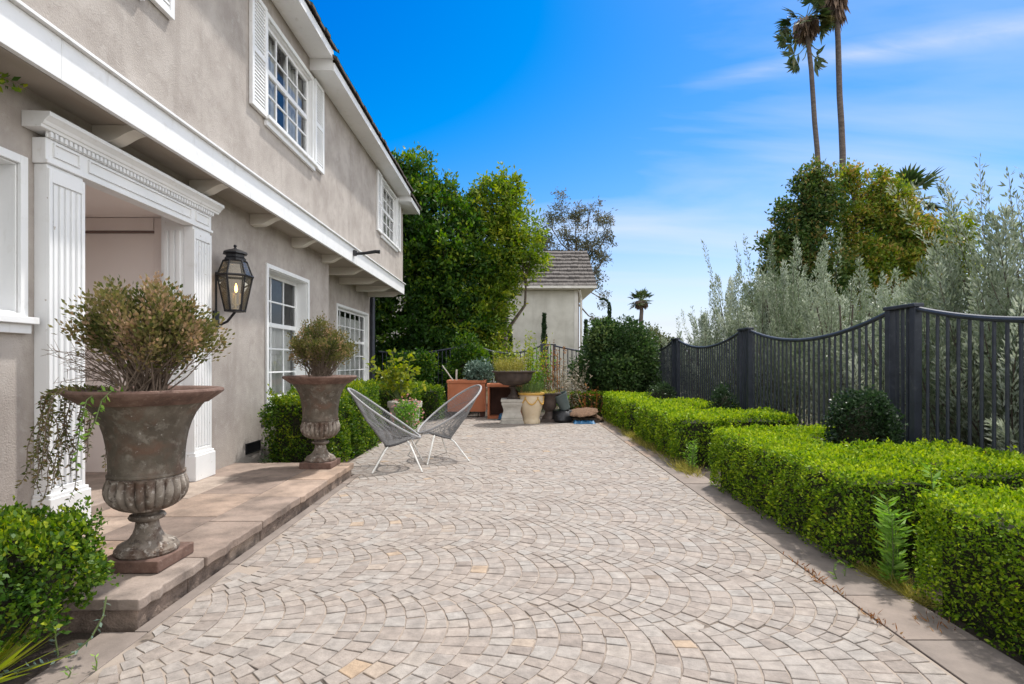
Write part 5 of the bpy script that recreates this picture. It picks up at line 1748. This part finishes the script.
# lower left corner plants
P, D, Ls = [], [], []
for k in range(30):
    az = random.uniform(-0.7, 1.5) if k < 22 else random.uniform(0, 6.28)
    el = random.uniform(0.12, 1.0)
    P.append((-2.06 + random.gauss(0, .015), 2.10 + random.gauss(0, .02), 0.05)); D.append((math.cos(az) * math.cos(el), math.sin(az) * math.cos(el), math.sin(el))); Ls.append(random.uniform(0.2, 0.38))
tag(leaves('spiky_plant', np.array(P), np.array(D), np.array(Ls), 0.015, rng.uniform(0.35, 0.9, len(P)), lf_lime, None, (-2.06, 2.10, 0)), 'spiky plant with long thin leaves in the lower left corner', 'plant')
vine('creeping_succulent', 'grey green succulent runner arching along the ground below the left boxwood', [
    [(-1.80, 2.44, 0.26), (-1.80, 2.42, 0.18), (-1.83, 2.39, 0.10), (-1.88, 2.36, 0.05), (-1.97, 2.33, 0.025), (-2.08, 2.28, 0.015), (-2.2, 2.22, 0.01)],
    [(-1.98, 2.40, 0.02), (-1.985, 2.39, 0.1), (-1.97, 2.38, 0.19)]], lf_grey, (-1.9, 2.38, 0), 0.026, 75, green_stem, 0.004, 'succulent', 0.6)

# ------------------------------------------------------------------ trees


def tree(name, label, base, trunk_top, r0, blobs, nclus, nleaf, crad, L, asp, mats, group=None, droop=0.0, up=0.2, tb=0.5, tcl=0.2, tsd=0.14, fill=0.35, bark_m=None, limbs=True, cat='tree', shell=0.55, sprays=0):
    t_ = thing(name, label, cat, base, group)
    b = Vector(base); top = Vector(trunk_top)
    st = MB()
    st.tube([b - Vector((0, 0, .1)), b.lerp(top, .35) + Vector((random.gauss(0, r0 * .6), 0, 0)), b.lerp(top, .7) + Vector((random.gauss(0, r0), random.gauss(0, r0), 0)), top], [r0 * 1.25, r0, r0 * .8, r0 * .5], 10)
    if limbs:
        for (c, r) in blobs:
            cv = Vector(c)
            s_ = b.lerp(top, random.uniform(0.45, 0.95))
            mid = s_.lerp(cv, 0.55) + Vector((random.gauss(0, .15), random.gauss(0, .15), -0.12 * (cv - s_).length))
            st.tube([s_, mid, cv], [r0 * .45, r0 * .3, r0 * .12], 7)
            for k in range(5):
                d = Vector(rdir(1)[0]); d.z = abs(d.z) * 0.8
                e_ = cv + Vector((d.x * r[0], d.y * r[1], d.z * r[2])) * 0.85
                q = mid.lerp(cv, random.uniform(0.3, 1))
                st.tube([q, q.lerp(e_, .5) + Vector((0, 0, -0.03)), e_], [r0 * .15, r0 * .1, r0 * .03], 5)
    st.build('trunk', bark_m or bark, t_)
    C = np.array([q[0] for q in blobs], float); R = np.array([q[1] for q in blobs], float)
    w = np.array([(q[0] * q[1] * q[2]) ** (2 / 3) for q in R]); w /= w.sum()
    wh = rng.choice(len(blobs), nclus, p=w)
    d = rdir(nclus)
    u = np.where(rng.random(nclus) < fill, rng.uniform(0.1, shell, nclus), shell + (1.08 - shell) * rng.random(nclus) ** 0.6)
    cc = C[wh] + d * R[wh] * u[:, None]
    ct_ = rng.normal(tb, tcl, nclus)
    k = np.repeat(np.arange(nclus), nleaf)
    n = len(k)
    P = cc[k] + rng.normal(0, 1, (n, 3)) * crad * np.array([1, 1, 0.75])
    P[:, 2] = np.maximum(P[:, 2], base[2] + 0.02)
    D = d[k] * 0.6 + rdir(n) * 0.8 + np.array([0, 0, up - droop])
    T = ct_[k] + rng.normal(0, tsd, n)
    if sprays:                                             # young shoots break the outline
        Ps, Ds, Ts = [], [], []
        for (c, r) in blobs:
            for q in range(sprays):
                dv = rdir(1)[0]; dv[2] = dv[2] * 0.8 + 0.25
                s0 = np.array(c) + dv * np.array(r) * 0.85
                e0 = np.array(c) + dv * np.array(r) * rng.uniform(1.15, 1.45) + np.array([0, 0, rng.uniform(-0.1, 0.3) * r[2] * (1 - droop)])
                tt = rng.normal(tb + 0.22, 0.12)
                m_ = 26
                uu = rng.random(m_)[:, None]
                Ps.append(s0 + (e0 - s0) * uu + rng.normal(0, crad * 0.38, (m_, 3))); Ds.append(np.tile(e0 - s0, (m_, 1)) / np.linalg.norm(e0 - s0) * 0.8 + rdir(m_) * 0.8); Ts.append(tt + rng.normal(0, .12, m_))
        P = np.vstack([P] + Ps); D = np.vstack([D] + Ds); T = np.concatenate([T] + Ts); n = len(P)
    leaves('crown', P, D, L * rng.uniform(.7, 1.3, n), L * asp * rng.uniform(.8, 1.2, n), T, mats, t_)
    return t_


tree('evergreen_tree', 'large dense dark green tree beyond the end of the house', (-2.9, 18.0, 0), (-2.7, 18.0, 5.0), 0.22,
     [((-3.6, 17.6, 6.1), (1.0, 1.2, 1.3)), ((-2.5, 17.9, 5.5), (0.95, 1.2, 1.4)), ((-3.0, 17.6, 7.1), (0.45, .5, .8)), ((-3.3, 17.5, 4.2), (1.35, 1.3, 1.5)), ((-1.9, 17.6, 4.4), (1.1, 1.3, 1.5)), ((-3.3, 17.4, 2.2), (1.4, 1.2, 1.5)),
      ((-1.9, 17.4, 2.5), (1.2, 1.2, 1.4)), ((-4.8, 17.5, 4.0), (1.0, 1.2, 1.8)), ((-3.4, 17.2, 0.9), (1.5, 0.9, 1.0)), ((-2.0, 17.2, 0.9), (1.2, 0.9, 1.0)), ((-5.2, 17.4, 1.8), (1.0, 1.2, 1.8)),
      ((-3.9, 17.7, 7.1), (0.5, 0.6, 0.65)), ((-2.1, 17.8, 6.6), (0.3, .4, .45)), ((-1.45, 17.6, 5.9), (0.4, .5, .5))],
     1500, 42, 0.16, 0.15, 0.5, lf_ficus, 'trees beyond the back fence', tb=0.38, tcl=0.26, fill=0.2, shell=0.7, sprays=15)
tree('pale_leaved_tree', 'lighter green loosely branched tree right of the dense dark one, overlapping the neighbouring roof', (-0.4, 18.6, 0), (-0.3, 18.4, 4.6), 0.16,
     [((-0.55, 18.2, 6.3), (0.75, 0.9, 0.95)), ((0.15, 18.2, 5.5), (0.75, 0.9, 0.95)), ((0.5, 18.2, 4.7), (0.55, 0.7, 0.6)), ((-0.6, 18.0, 4.6), (1.05, 1.0, 1.2)), ((-0.7, 17.9, 3.3), (0.75, 0.8, 0.8)),
      ((-1.4, 17.9, 2.0), (0.7, 0.7, 0.9)), ((-0.85, 17.7, 2.45), (0.62, 0.6, 0.75)), ((-0.75, 17.6, 1.3), (0.5, 0.5, 0.8)), ((-0.1, 18.3, 7.0), (0.35, .4, .45)), ((-0.9, 18.3, 6.9), (0.35, .4, .35))],
     560, 38, 0.15, 0.15, 0.42, lf_light, 'trees beyond the back fence', tb=0.45, tcl=0.22, fill=0.2, up=0.1, sprays=18)

eb = []
for (px, py, r) in ((548, 222, 1.1), (560, 205, 1.0), (575, 215, 1.1), (590, 207, 0.8), (600, 218, 0.9), (607, 235, 0.8), (570, 238, 1.3), (590, 245, 1.1), (540, 240, 1.2), (604, 258, 0.9), (598, 280, 0.8), (604, 300, 0.6), (585, 265, 1.2), (600, 320, 0.5), (555, 255, 1.3)):
    Yd = 45 + random.uniform(-1.5, 1.5)
    eb.append((((px - 512) * Yd / 550, Yd, 1.3 + (362 - py) * Yd / 550), (r, r, r * 0.95)))
tree('eucalyptus_tree', 'tall airy eucalyptus with grey brown leaf clusters behind the neighbouring house', (5.2, 45, 0), (5.3, 45, 11.5), 0.17, eb, 200, 42, 0.24, 0.27, 0.30, lf_euca, None, droop=0.5, tb=0.5, fill=0.35, cat='tree')

# neighbouring house
NY = 27.0
nb = thing('neighbour_house', 'cream stucco house with weathered shake hip roof beyond the back fence', 'house', (-1.0, NY, 0))
m = MB(); m.box(-7, 3.25, NY, NY + 7, -0.05, 4.82); m.build('wall', far_wall, nb)
m = MB()
m.box(-7.3, 4.04, NY - 0.40, NY + 7.4, 4.83, 4.93)
m.box(3.05, 3.25, NY - 0.03, NY - 0.002, 0, 4.825)
m.build('eave', cream_white, nb, bevel=0.01)
m = MB()
ez, rz_ = 4.95, 7.25
ncr = 10
for k in range(ncr):                                     # stepped shake courses on the front slope
    u0, u1 = k / ncr, (k + 1) / ncr
    y0 = NY - 0.45 + u0 * 2.9; y1 = NY - 0.45 + u1 * 2.9
    z0 = ez + u0 * (rz_ - ez); z1 = ez + u1 * (rz_ - ez)
    xr0 = 4.12 - u0 * 0.12; xr1 = 4.12 - u1 * 0.12
    x = -7.4
    while x < xr0:
        wq = random.uniform(0.16, 0.4)
        x2 = min(x + wq, xr0)
        j = random.uniform(-0.03, 0.03); th = 0.07 + random.uniform(0, 0.035)
        i = len(m.v)
        xe2 = min(x2, xr1) if x2 >= xr0 else x2
        m.v += [(x + .006, y0 + j, z0), (x2 - .006, y0 + j, z0), (x2 - .006, y0 + j, z0 + th), (x + .006, y0 + j, z0 + th), (min(x, xr1), y1 + 0.1, z1 + 0.05), (xe2, y1 + 0.1, z1 + 0.05)]
        m.fidx((i, i + 1, i + 2, i + 3)); m.fidx((i + 3, i + 2, i + 5, i + 4)); m.fidx((i + 1, i + 5, i + 2)); m.fidx((i, i + 3, i + 4))
        x = x2
m.face([(4.10, NY - 0.45, ez), (4.10, NY + 7.4, ez), (3.99, NY + 4.9, rz_), (3.99, NY + 2.45, rz_)])
m.face([(-7.4, NY + 7.4, ez), (4.1, NY + 7.4, ez), (3.99, NY + 4.9, rz_), (-7.4, NY + 4.9, rz_)])
m.face([(-7.4, NY + 2.45, rz_ + .03), (3.99, NY + 2.45, rz_ + .03), (3.99, NY + 4.9, rz_ + .03), (-7.4, NY + 4.9, rz_ + .03)])
m.build('roof', grey_shake, nb)
m = MB()
m.tube([(3.30, NY - 0.25, 4.80), (3.34, NY - 0.1, 4.6), (3.40, NY + 0.05, 4.45), (3.40, NY + 0.05, 0.0)], 0.06, 8)
m.box(-7.3, 4.08, NY - 0.52, NY - 0.455, 4.86, 4.98)
m.build('gutter', cream_white, nb)
m = MB(); m.box(3.26, 3.36, NY + 0.6, NY + 0.85, 0.0, 4.8); m.build('side_trim', rust, nb)


def cypress(label, x, y, h, r, bent=False):
    t_ = thing('cypress_tree', label, 'tree', (x, y, 0), 'slender cypress trees')
    n = int(1500 * max(1, h / 4))
    u = rng.random(n)
    rr = r * np.minimum(1, 1.35 * (1 - u) + 0.12) * np.sqrt(rng.uniform(0.35, 1, n)) * (1 + 0.3 * np.sin(u * 40))
    az = rng.uniform(0, 2 * PI, n)
    P = np.stack([x + rr * np.cos(az), y + rr * np.sin(az), 0.1 + u * (h - 0.1)], 1)
    if bent:
        P[:, 0] -= np.clip(u - 0.9, 0, 1) * 6; P[:, 2] -= np.clip(u - 0.955, 0, 1) * h * 1.2
    D = np.stack([np.cos(az) * .5, np.sin(az) * .5, np.ones(n)], 1) + rng.normal(0, .2, (n, 3))
    leaves('crown', P, D, 0.16, 0.05, rng.normal(.45, .2, n), lf_dark, t_)
    m = MB(); m.tube([(x, y, -0.1), (x, y, h * 0.8)], [0.05, 0.015], 6); m.build('trunk', bark, t_)


cypress('slim cypress against the middle of the cream neighbouring wall', 1.53, 26.2, 3.55, 0.15)
cypress('slim cypress at the tree side of the cream neighbouring wall', -0.1, 26.2, 2.95, 0.14)
cypress('slim cypress at the right corner of the cream neighbouring house', 3.55, 26.4, 3.25, 0.14)
cypress('far dark cypress with a bent tip above the big dome shaped bush', 6.2, 35, 5.5, 0.19, True)


def fan_palm(label, base, top, r0, crown_r, nfr, skirt=0.0, group=None, name='fan_palm', up_only=False, tb=0.45):
    t_ = thing(name, label, 'palm tree', base, group)
    b, tp = Vector(base), Vector(top)
    m = MB()
    n = 14
    m.tube([b.lerp(tp, k / n) + Vector((0.18 * r0 * math.sin(k * 1.7), 0, 0)) + Vector((-(tp - b).x * 0.35 * math.sin(PI * k / n), 0, 0)) for k in range(n + 1)], [r0 * (1.25 - 0.45 * k / n) for k in range(n + 1)], 10)
    m.build('trunk', palm_bark, t_)
    P, D, Ls, N, T = [], [], [], [], []
    st = MB()
    for k in range(nfr):
        az = random.uniform(0, 2 * PI)
        el = math.asin(random.uniform(-0.55, 0.97))
        d = Vector((math.cos(az) * math.cos(el), math.sin(az) * math.cos(el), math.sin(el)))
        pl = crown_r * random.uniform(0.45, 0.62)
        c = tp + d * pl + Vector((0, 0, -0.08 * crown_r))
        st.tube([tp, tp + d * pl * .6, c], [0.03, 0.022, 0.015], 5)
        side = d.cross(Vector((0, 0, 1)))
        if side.length < .1: side = Vector((1, 0, 0))
        side.normalize()
        nrm = side.cross(d)
        t0 = random.gauss(tb, .2) + (0.35 if el < -0.2 else 0)
        for j in range(17):
            a = -1.75 + 3.5 * j / 16
            bd = d * math.cos(a) + side * math.sin(a)
            bd = bd + Vector((0, 0, -0.22 * random.uniform(.6, 1.4)))
            P.append(tuple(c)); D.append(tuple(bd)); N.append(tuple(nrm)); T.append(t0 + random.gauss(0, .08))
            Ls.append(crown_r * 0.48 * (1 - 0.18 * abs(a)) * random.uniform(.85, 1.1))
    st.build('petiole', green_stem, t_)
    Ls = np.array(Ls)
    leaves('crown', np.array(P), np.array(D), Ls, Ls * 0.20, np.array(T), lf_palm, t_, N=np.array(N))
    if skirt:
        ns = 520
        az = rng.uniform(0, 2 * PI, ns); z = tp.z - rng.random(ns) * skirt * 0.75
        rr = r0 * 0.8 + 0.25 * crown_r * rng.random(ns) * (1 - (tp.z - z) / skirt * 0.6)
        P = np.stack([tp.x + rr * np.cos(az), tp.y + rr * np.sin(az), z], 1)
        D = np.stack([np.cos(az) * .25, np.sin(az) * .25, -np.ones(ns)], 1) + rng.normal(0, .1, (ns, 3))
        leaves('dead_skirt', P, D, crown_r * 0.45 * rng.uniform(.6, 1.2, ns), 0.16, rng.random(ns), lf_dead, t_)
    return t_


GP = 'tall fan palms'
fan_palm('tall slender fan palm with a ragged tiered crown, left of the two tallest', (20.3, 36, 0), (19.25, 36, 23.8), 0.165, 2.0, 26, 0.9, GP)
fan_palm('tall fan palm with a thick brown skirt of dead fronds, right of the two tallest', (22.0, 36.4, 0), (21.35, 36.4, 26.5), 0.195, 2.3, 34, 2.9, GP)
# lower tiers of the ragged palm
tp_ = bpy.data.objects['fan_palm']
P, D, Ls, N, T = [], [], [], [], []
for (ox_, oz_, sgn) in ((-1.35, -1.1, -1), (-1.1, -3.1, -1), (-0.35, -3.4, -1), (0.95, -2.6, 1), (0.75, -3.3, 1), (-0.9, -1.6, -1), (0.6, -1.0, 1)):
    c = Vector((19.35 + ox_ * 0.95, 36 + random.uniform(-.6, .6), 23.5 + oz_ * 0.72))
    for j in range(16):
        a = random.uniform(-1.6, 1.6)
        P.append(tuple(c)); D.append((sgn * math.cos(a), random.gauss(0, .4), math.sin(a) - 0.45)); N.append((random.gauss(0, .3), 1, random.gauss(0, .3))); T.append(random.gauss(.6, .2)); Ls.append(random.uniform(.6, 1.0))
leaves('lower_fronds', np.array(P), np.array(D), np.array(Ls), np.array(Ls) * 0.24, np.array(T), lf_palm, tp_, N=np.array(N))
m = MB()
for (ox_, oz_) in ((-1.35, -1.1), (-1.1, -3.1), (-0.35, -3.4), (0.95, -2.6), (0.75, -3.3), (-0.9, -1.6), (0.6, -1.0)):
    m.tube([(19.35, 36, 23.5 + oz_ * 0.55 + 0.3), (19.35 + ox_ * .5, 36, 23.5 + oz_ * .72 + 0.2), (19.35 + ox_ * .95, 36, 23.5 + oz_ * .72)], 0.03, 5)
m.build('petiole', green_stem, tp_)
fan_palm('fan palm crown showing behind the bronze leaved tree', (19.3, 27.5, 0), (19.5, 27.5, 9.3), 0.22, 2.2, 30, 0.6, 'fan palms')
fan_palm('small distant fan palm above the big dome shaped bush', (11.75, 50, 0), (11.75, 50, 6.9), 0.20, 1.35, 26, 0.3, 'fan palms')

GT = 'trees beyond the right fence'
tree('bronze_leaved_tree', 'dark bronze green tree at the foot of the left tall palm', (12.7, 24, 0), (12.7, 24, 6.5), 0.22,
     [((12.0, 23.6, 6.3), (0.65, .8, 1.0)), ((13.0, 23.7, 7.3), (0.6, .8, 1.2)), ((12.55, 23.5, 8.7), (0.3, .4, .75)), ((11.35, 23.5, 5.2), (0.6, .7, .7)), ((12.9, 23.4, 5.2), (1.2, 1.1, 1.4)), ((13.6, 23.6, 8.5), (0.35, .5, 1.0)),
      ((12.6, 23.4, 3.2), (1.5, 1.3, 1.8)), ((11.75, 23.6, 7.6), (0.28, .4, .55)), ((13.1, 23.6, 9.3), (0.25, .3, .5)), ((11.25, 23.5, 6.3), (0.45, .5, .5)), ((11.5, 23.4, 3.9), (1.0, .9, 1.2))], 900, 40, 0.19, 0.17, 0.5, lf_bronze, GT, tb=0.58, tcl=0.22, fill=0.25, sprays=8)
tree('bronze_leaved_tree', 'golden green tree with orange new growth below the right tall palm', (15.8, 24.6, 0), (15.8, 24.6, 6.5), 0.24,
     [((14.9, 24.2, 7.4), (0.7, .9, 1.2)), ((16.5, 24.2, 7.3), (0.95, 1.0, 1.2)), ((14.75, 24.1, 9.2), (0.3, .4, .8)), ((16.9, 24.2, 8.5), (0.5, .6, .6)), ((15.4, 24.0, 5.4), (1.3, 1.2, 1.5)), ((17.0, 24.1, 5.6), (1.0, 1.1, 1.4)),
      ((16.0, 24.0, 3.4), (1.8, 1.3, 1.8)), ((17.5, 24.1, 7.0), (0.6, .7, .6)), ((15.7, 24.1, 8.7), (0.4, .5, .7)), ((16.2, 24.1, 9.2), (0.25, .3, .45)), ((18.0, 24.0, 6.2), (0.8, .9, .9)), ((17.6, 23.9, 4.2), (1.2, 1, 1.3))], 1150, 40, 0.19, 0.17, 0.5, lf_gold, GT, tb=0.70, tcl=0.20, fill=0.25, sprays=8)
tree('lime_tree', 'bright yellow green tree right of the golden one, behind the tallest olive', (18.7, 25.4, 0), (18.7, 25.4, 4.0), 0.18,
     [((18.6, 24.6, 6.3), (0.9, 1.0, 1.0)), ((19.6, 24.6, 6.9), (0.8, 1.0, 0.8)), ((18.8, 25, 4.2), (1.4, 1.2, 1.6)), ((19.9, 25, 5.3), (0.8, 1, 1.1)), ((18.8, 25, 2.2), (1.5, 1.2, 1.5))], 520, 38, 0.24, 0.2, 0.5, lf_lime, GT, tb=0.38, fill=0.2, sprays=8)


def olive(label, x, y, h, r, nsh, tall=0, leafn=74, L=0.058, thin=False, group='silvery olive trees outside the right fence'):
    """upright feathery plumes round a short trunk, some bare-stemmed shoots above them"""
    t_ = thing('olive_tree', label, 'tree', (x, y, 0), group)
    st = MB()
    P, D, T = [], [], []
    nplume = max(10, int(nsh / 5))
    for k in range(nplume + tall):
        az = random.uniform(0, 2 * PI)
        rr = r * math.sqrt(random.random())
        out = Vector((math.cos(az), math.sin(az), 0))
        shoot = k >= nplume
        ztip = h * (0.60 + 0.40 * (1 - (rr / r) ** 1.5)) * random.uniform(0.80, 1.06)
        z0 = random.uniform(0.0, 0.45) * ztip
        pr = random.uniform(0.09, 0.20)                    # plume radius
        if shoot:
            rr *= 0.75
            z0 = h * random.uniform(0.55, 0.75); ztip = h * random.uniform(0.94, 1.10); pr = 0.05
        elif random.random() < 0.35:
            ztip *= random.uniform(0.45, 0.8)
        b = Vector((x, y, z0)) + out * rr * 0.75
        tip = Vector((x, y, ztip)) + out * (rr + random.uniform(0.0, 0.22)) + Vector((random.gauss(0, .17), random.gauss(0, .17), 0))
        md = b.lerp(tip, .5) + out * 0.05 + Vector((random.gauss(0, .05), random.gauss(0, .05), 0))
        st.tube([b, md, tip], [0.009 if not shoot else 0.004, 0.006 if not shoot else 0.003, 0.0015], 5, cap=False)
        d = (tip - b).normalized()
        ln = (tip - b).length
        t0 = random.gauss(0.46, 0.20)
        nl = int(leafn * 5.0 * ln * (pr / 0.16)) if not shoot else int(95 * ln)
        for j in range(nl):
            u = random.random()
            q = b.lerp(md, 2 * u) if u < .5 else md.lerp(tip, 2 * u - 1)
            prof = pr * (min(1.0, u * 4 + 0.45)) * (1 - u) ** 0.55 + 0.012
            ra = random.uniform(0, 2 * PI); rv = prof * math.sqrt(random.random())
            s_ = Vector((math.cos(ra), math.sin(ra), 0))
            P.append((q.x + s_.x * rv, q.y + s_.y * rv, q.z + random.gauss(0, .03)))
            D.append((s_.x * 0.55 + d.x + random.gauss(0, .25), s_.y * 0.55 + d.y + random.gauss(0, .25), d.z * 0.9 + random.gauss(0, .3)))
            T.append(t0 + 0.10 * (rv / prof - 0.5) + random.gauss(0, .17))
    for k in range(6):
        az = random.uniform(0, 6.28)
        st.tube([(x + random.gauss(0, .06), y + random.gauss(0, .06), -0.1), (x + 0.25 * r * math.cos(az), y + .25 * r * math.sin(az), h * .35), (x + .5 * r * math.cos(az), y + .5 * r * math.sin(az), h * .7)], [0.035, 0.025, 0.01], 6)
    st.build('trunk', bark, t_)
    P = np.array(P); n = len(P)
    P[:, 2] = np.maximum(P[:, 2], 0.0)
    leaves('crown', P, np.array(D), L * rng.uniform(.7, 1.3, n), L * 0.28 * rng.uniform(.8, 1.2, n), np.array(T), lf_olive, t_)


olive('big silvery olive at the right edge with sparse shoots rising above its crown', 5.45, 5.65, 3.15, 1.25, 620, 26, L=0.066)
olive('silvery olive outside the right fence, nearest the viewer and partly cut off by the edge', 5.2, 3.7, 2.4, 1.1, 380, 2, L=0.066)
olive('low silvery olive left of the big one, below the lime green tree', 5.5, 7.55, 2.3, 1.1, 360, 1)
olive('upright silvery olive below the golden tree, second from the big one', 5.3, 8.75, 3.1, 0.85, 340, 1)
olive('broad silvery olive below the dark bronze tree', 5.35, 10.6, 3.55, 1.1, 440, 2, L=0.066)
olive('silvery olive with loose shoots left of the broad one', 5.35, 12.7, 3.8, 1.1, 380, 4, L=0.07)
olive('sparse olive sapling with thin upright shoots above the fence corner', 5.25, 15.4, 2.6, 0.9, 180, 6, L=0.075, leafn=60)
olive('silvery olive in the back row behind the broad one', 7.6, 11.2, 3.0, 1.3, 260, 4, L=0.08)
olive('silvery olive in the back row behind the upright one', 7.6, 8.4, 2.5, 1.3, 260, 3, L=0.075)
olive('silvery olive in the back row behind the big one', 7.7, 6.1, 2.6, 1.3, 260, 3, L=0.075)
leaf_ball('background_bush', 'rounded green bush low behind the sparse olive sapling', (7.2, 19.5, 0.9), (2.2, 1.4, 1.25), 9000, 0.12, lf_olive, 'bush', lumps=14, tb=0.25)
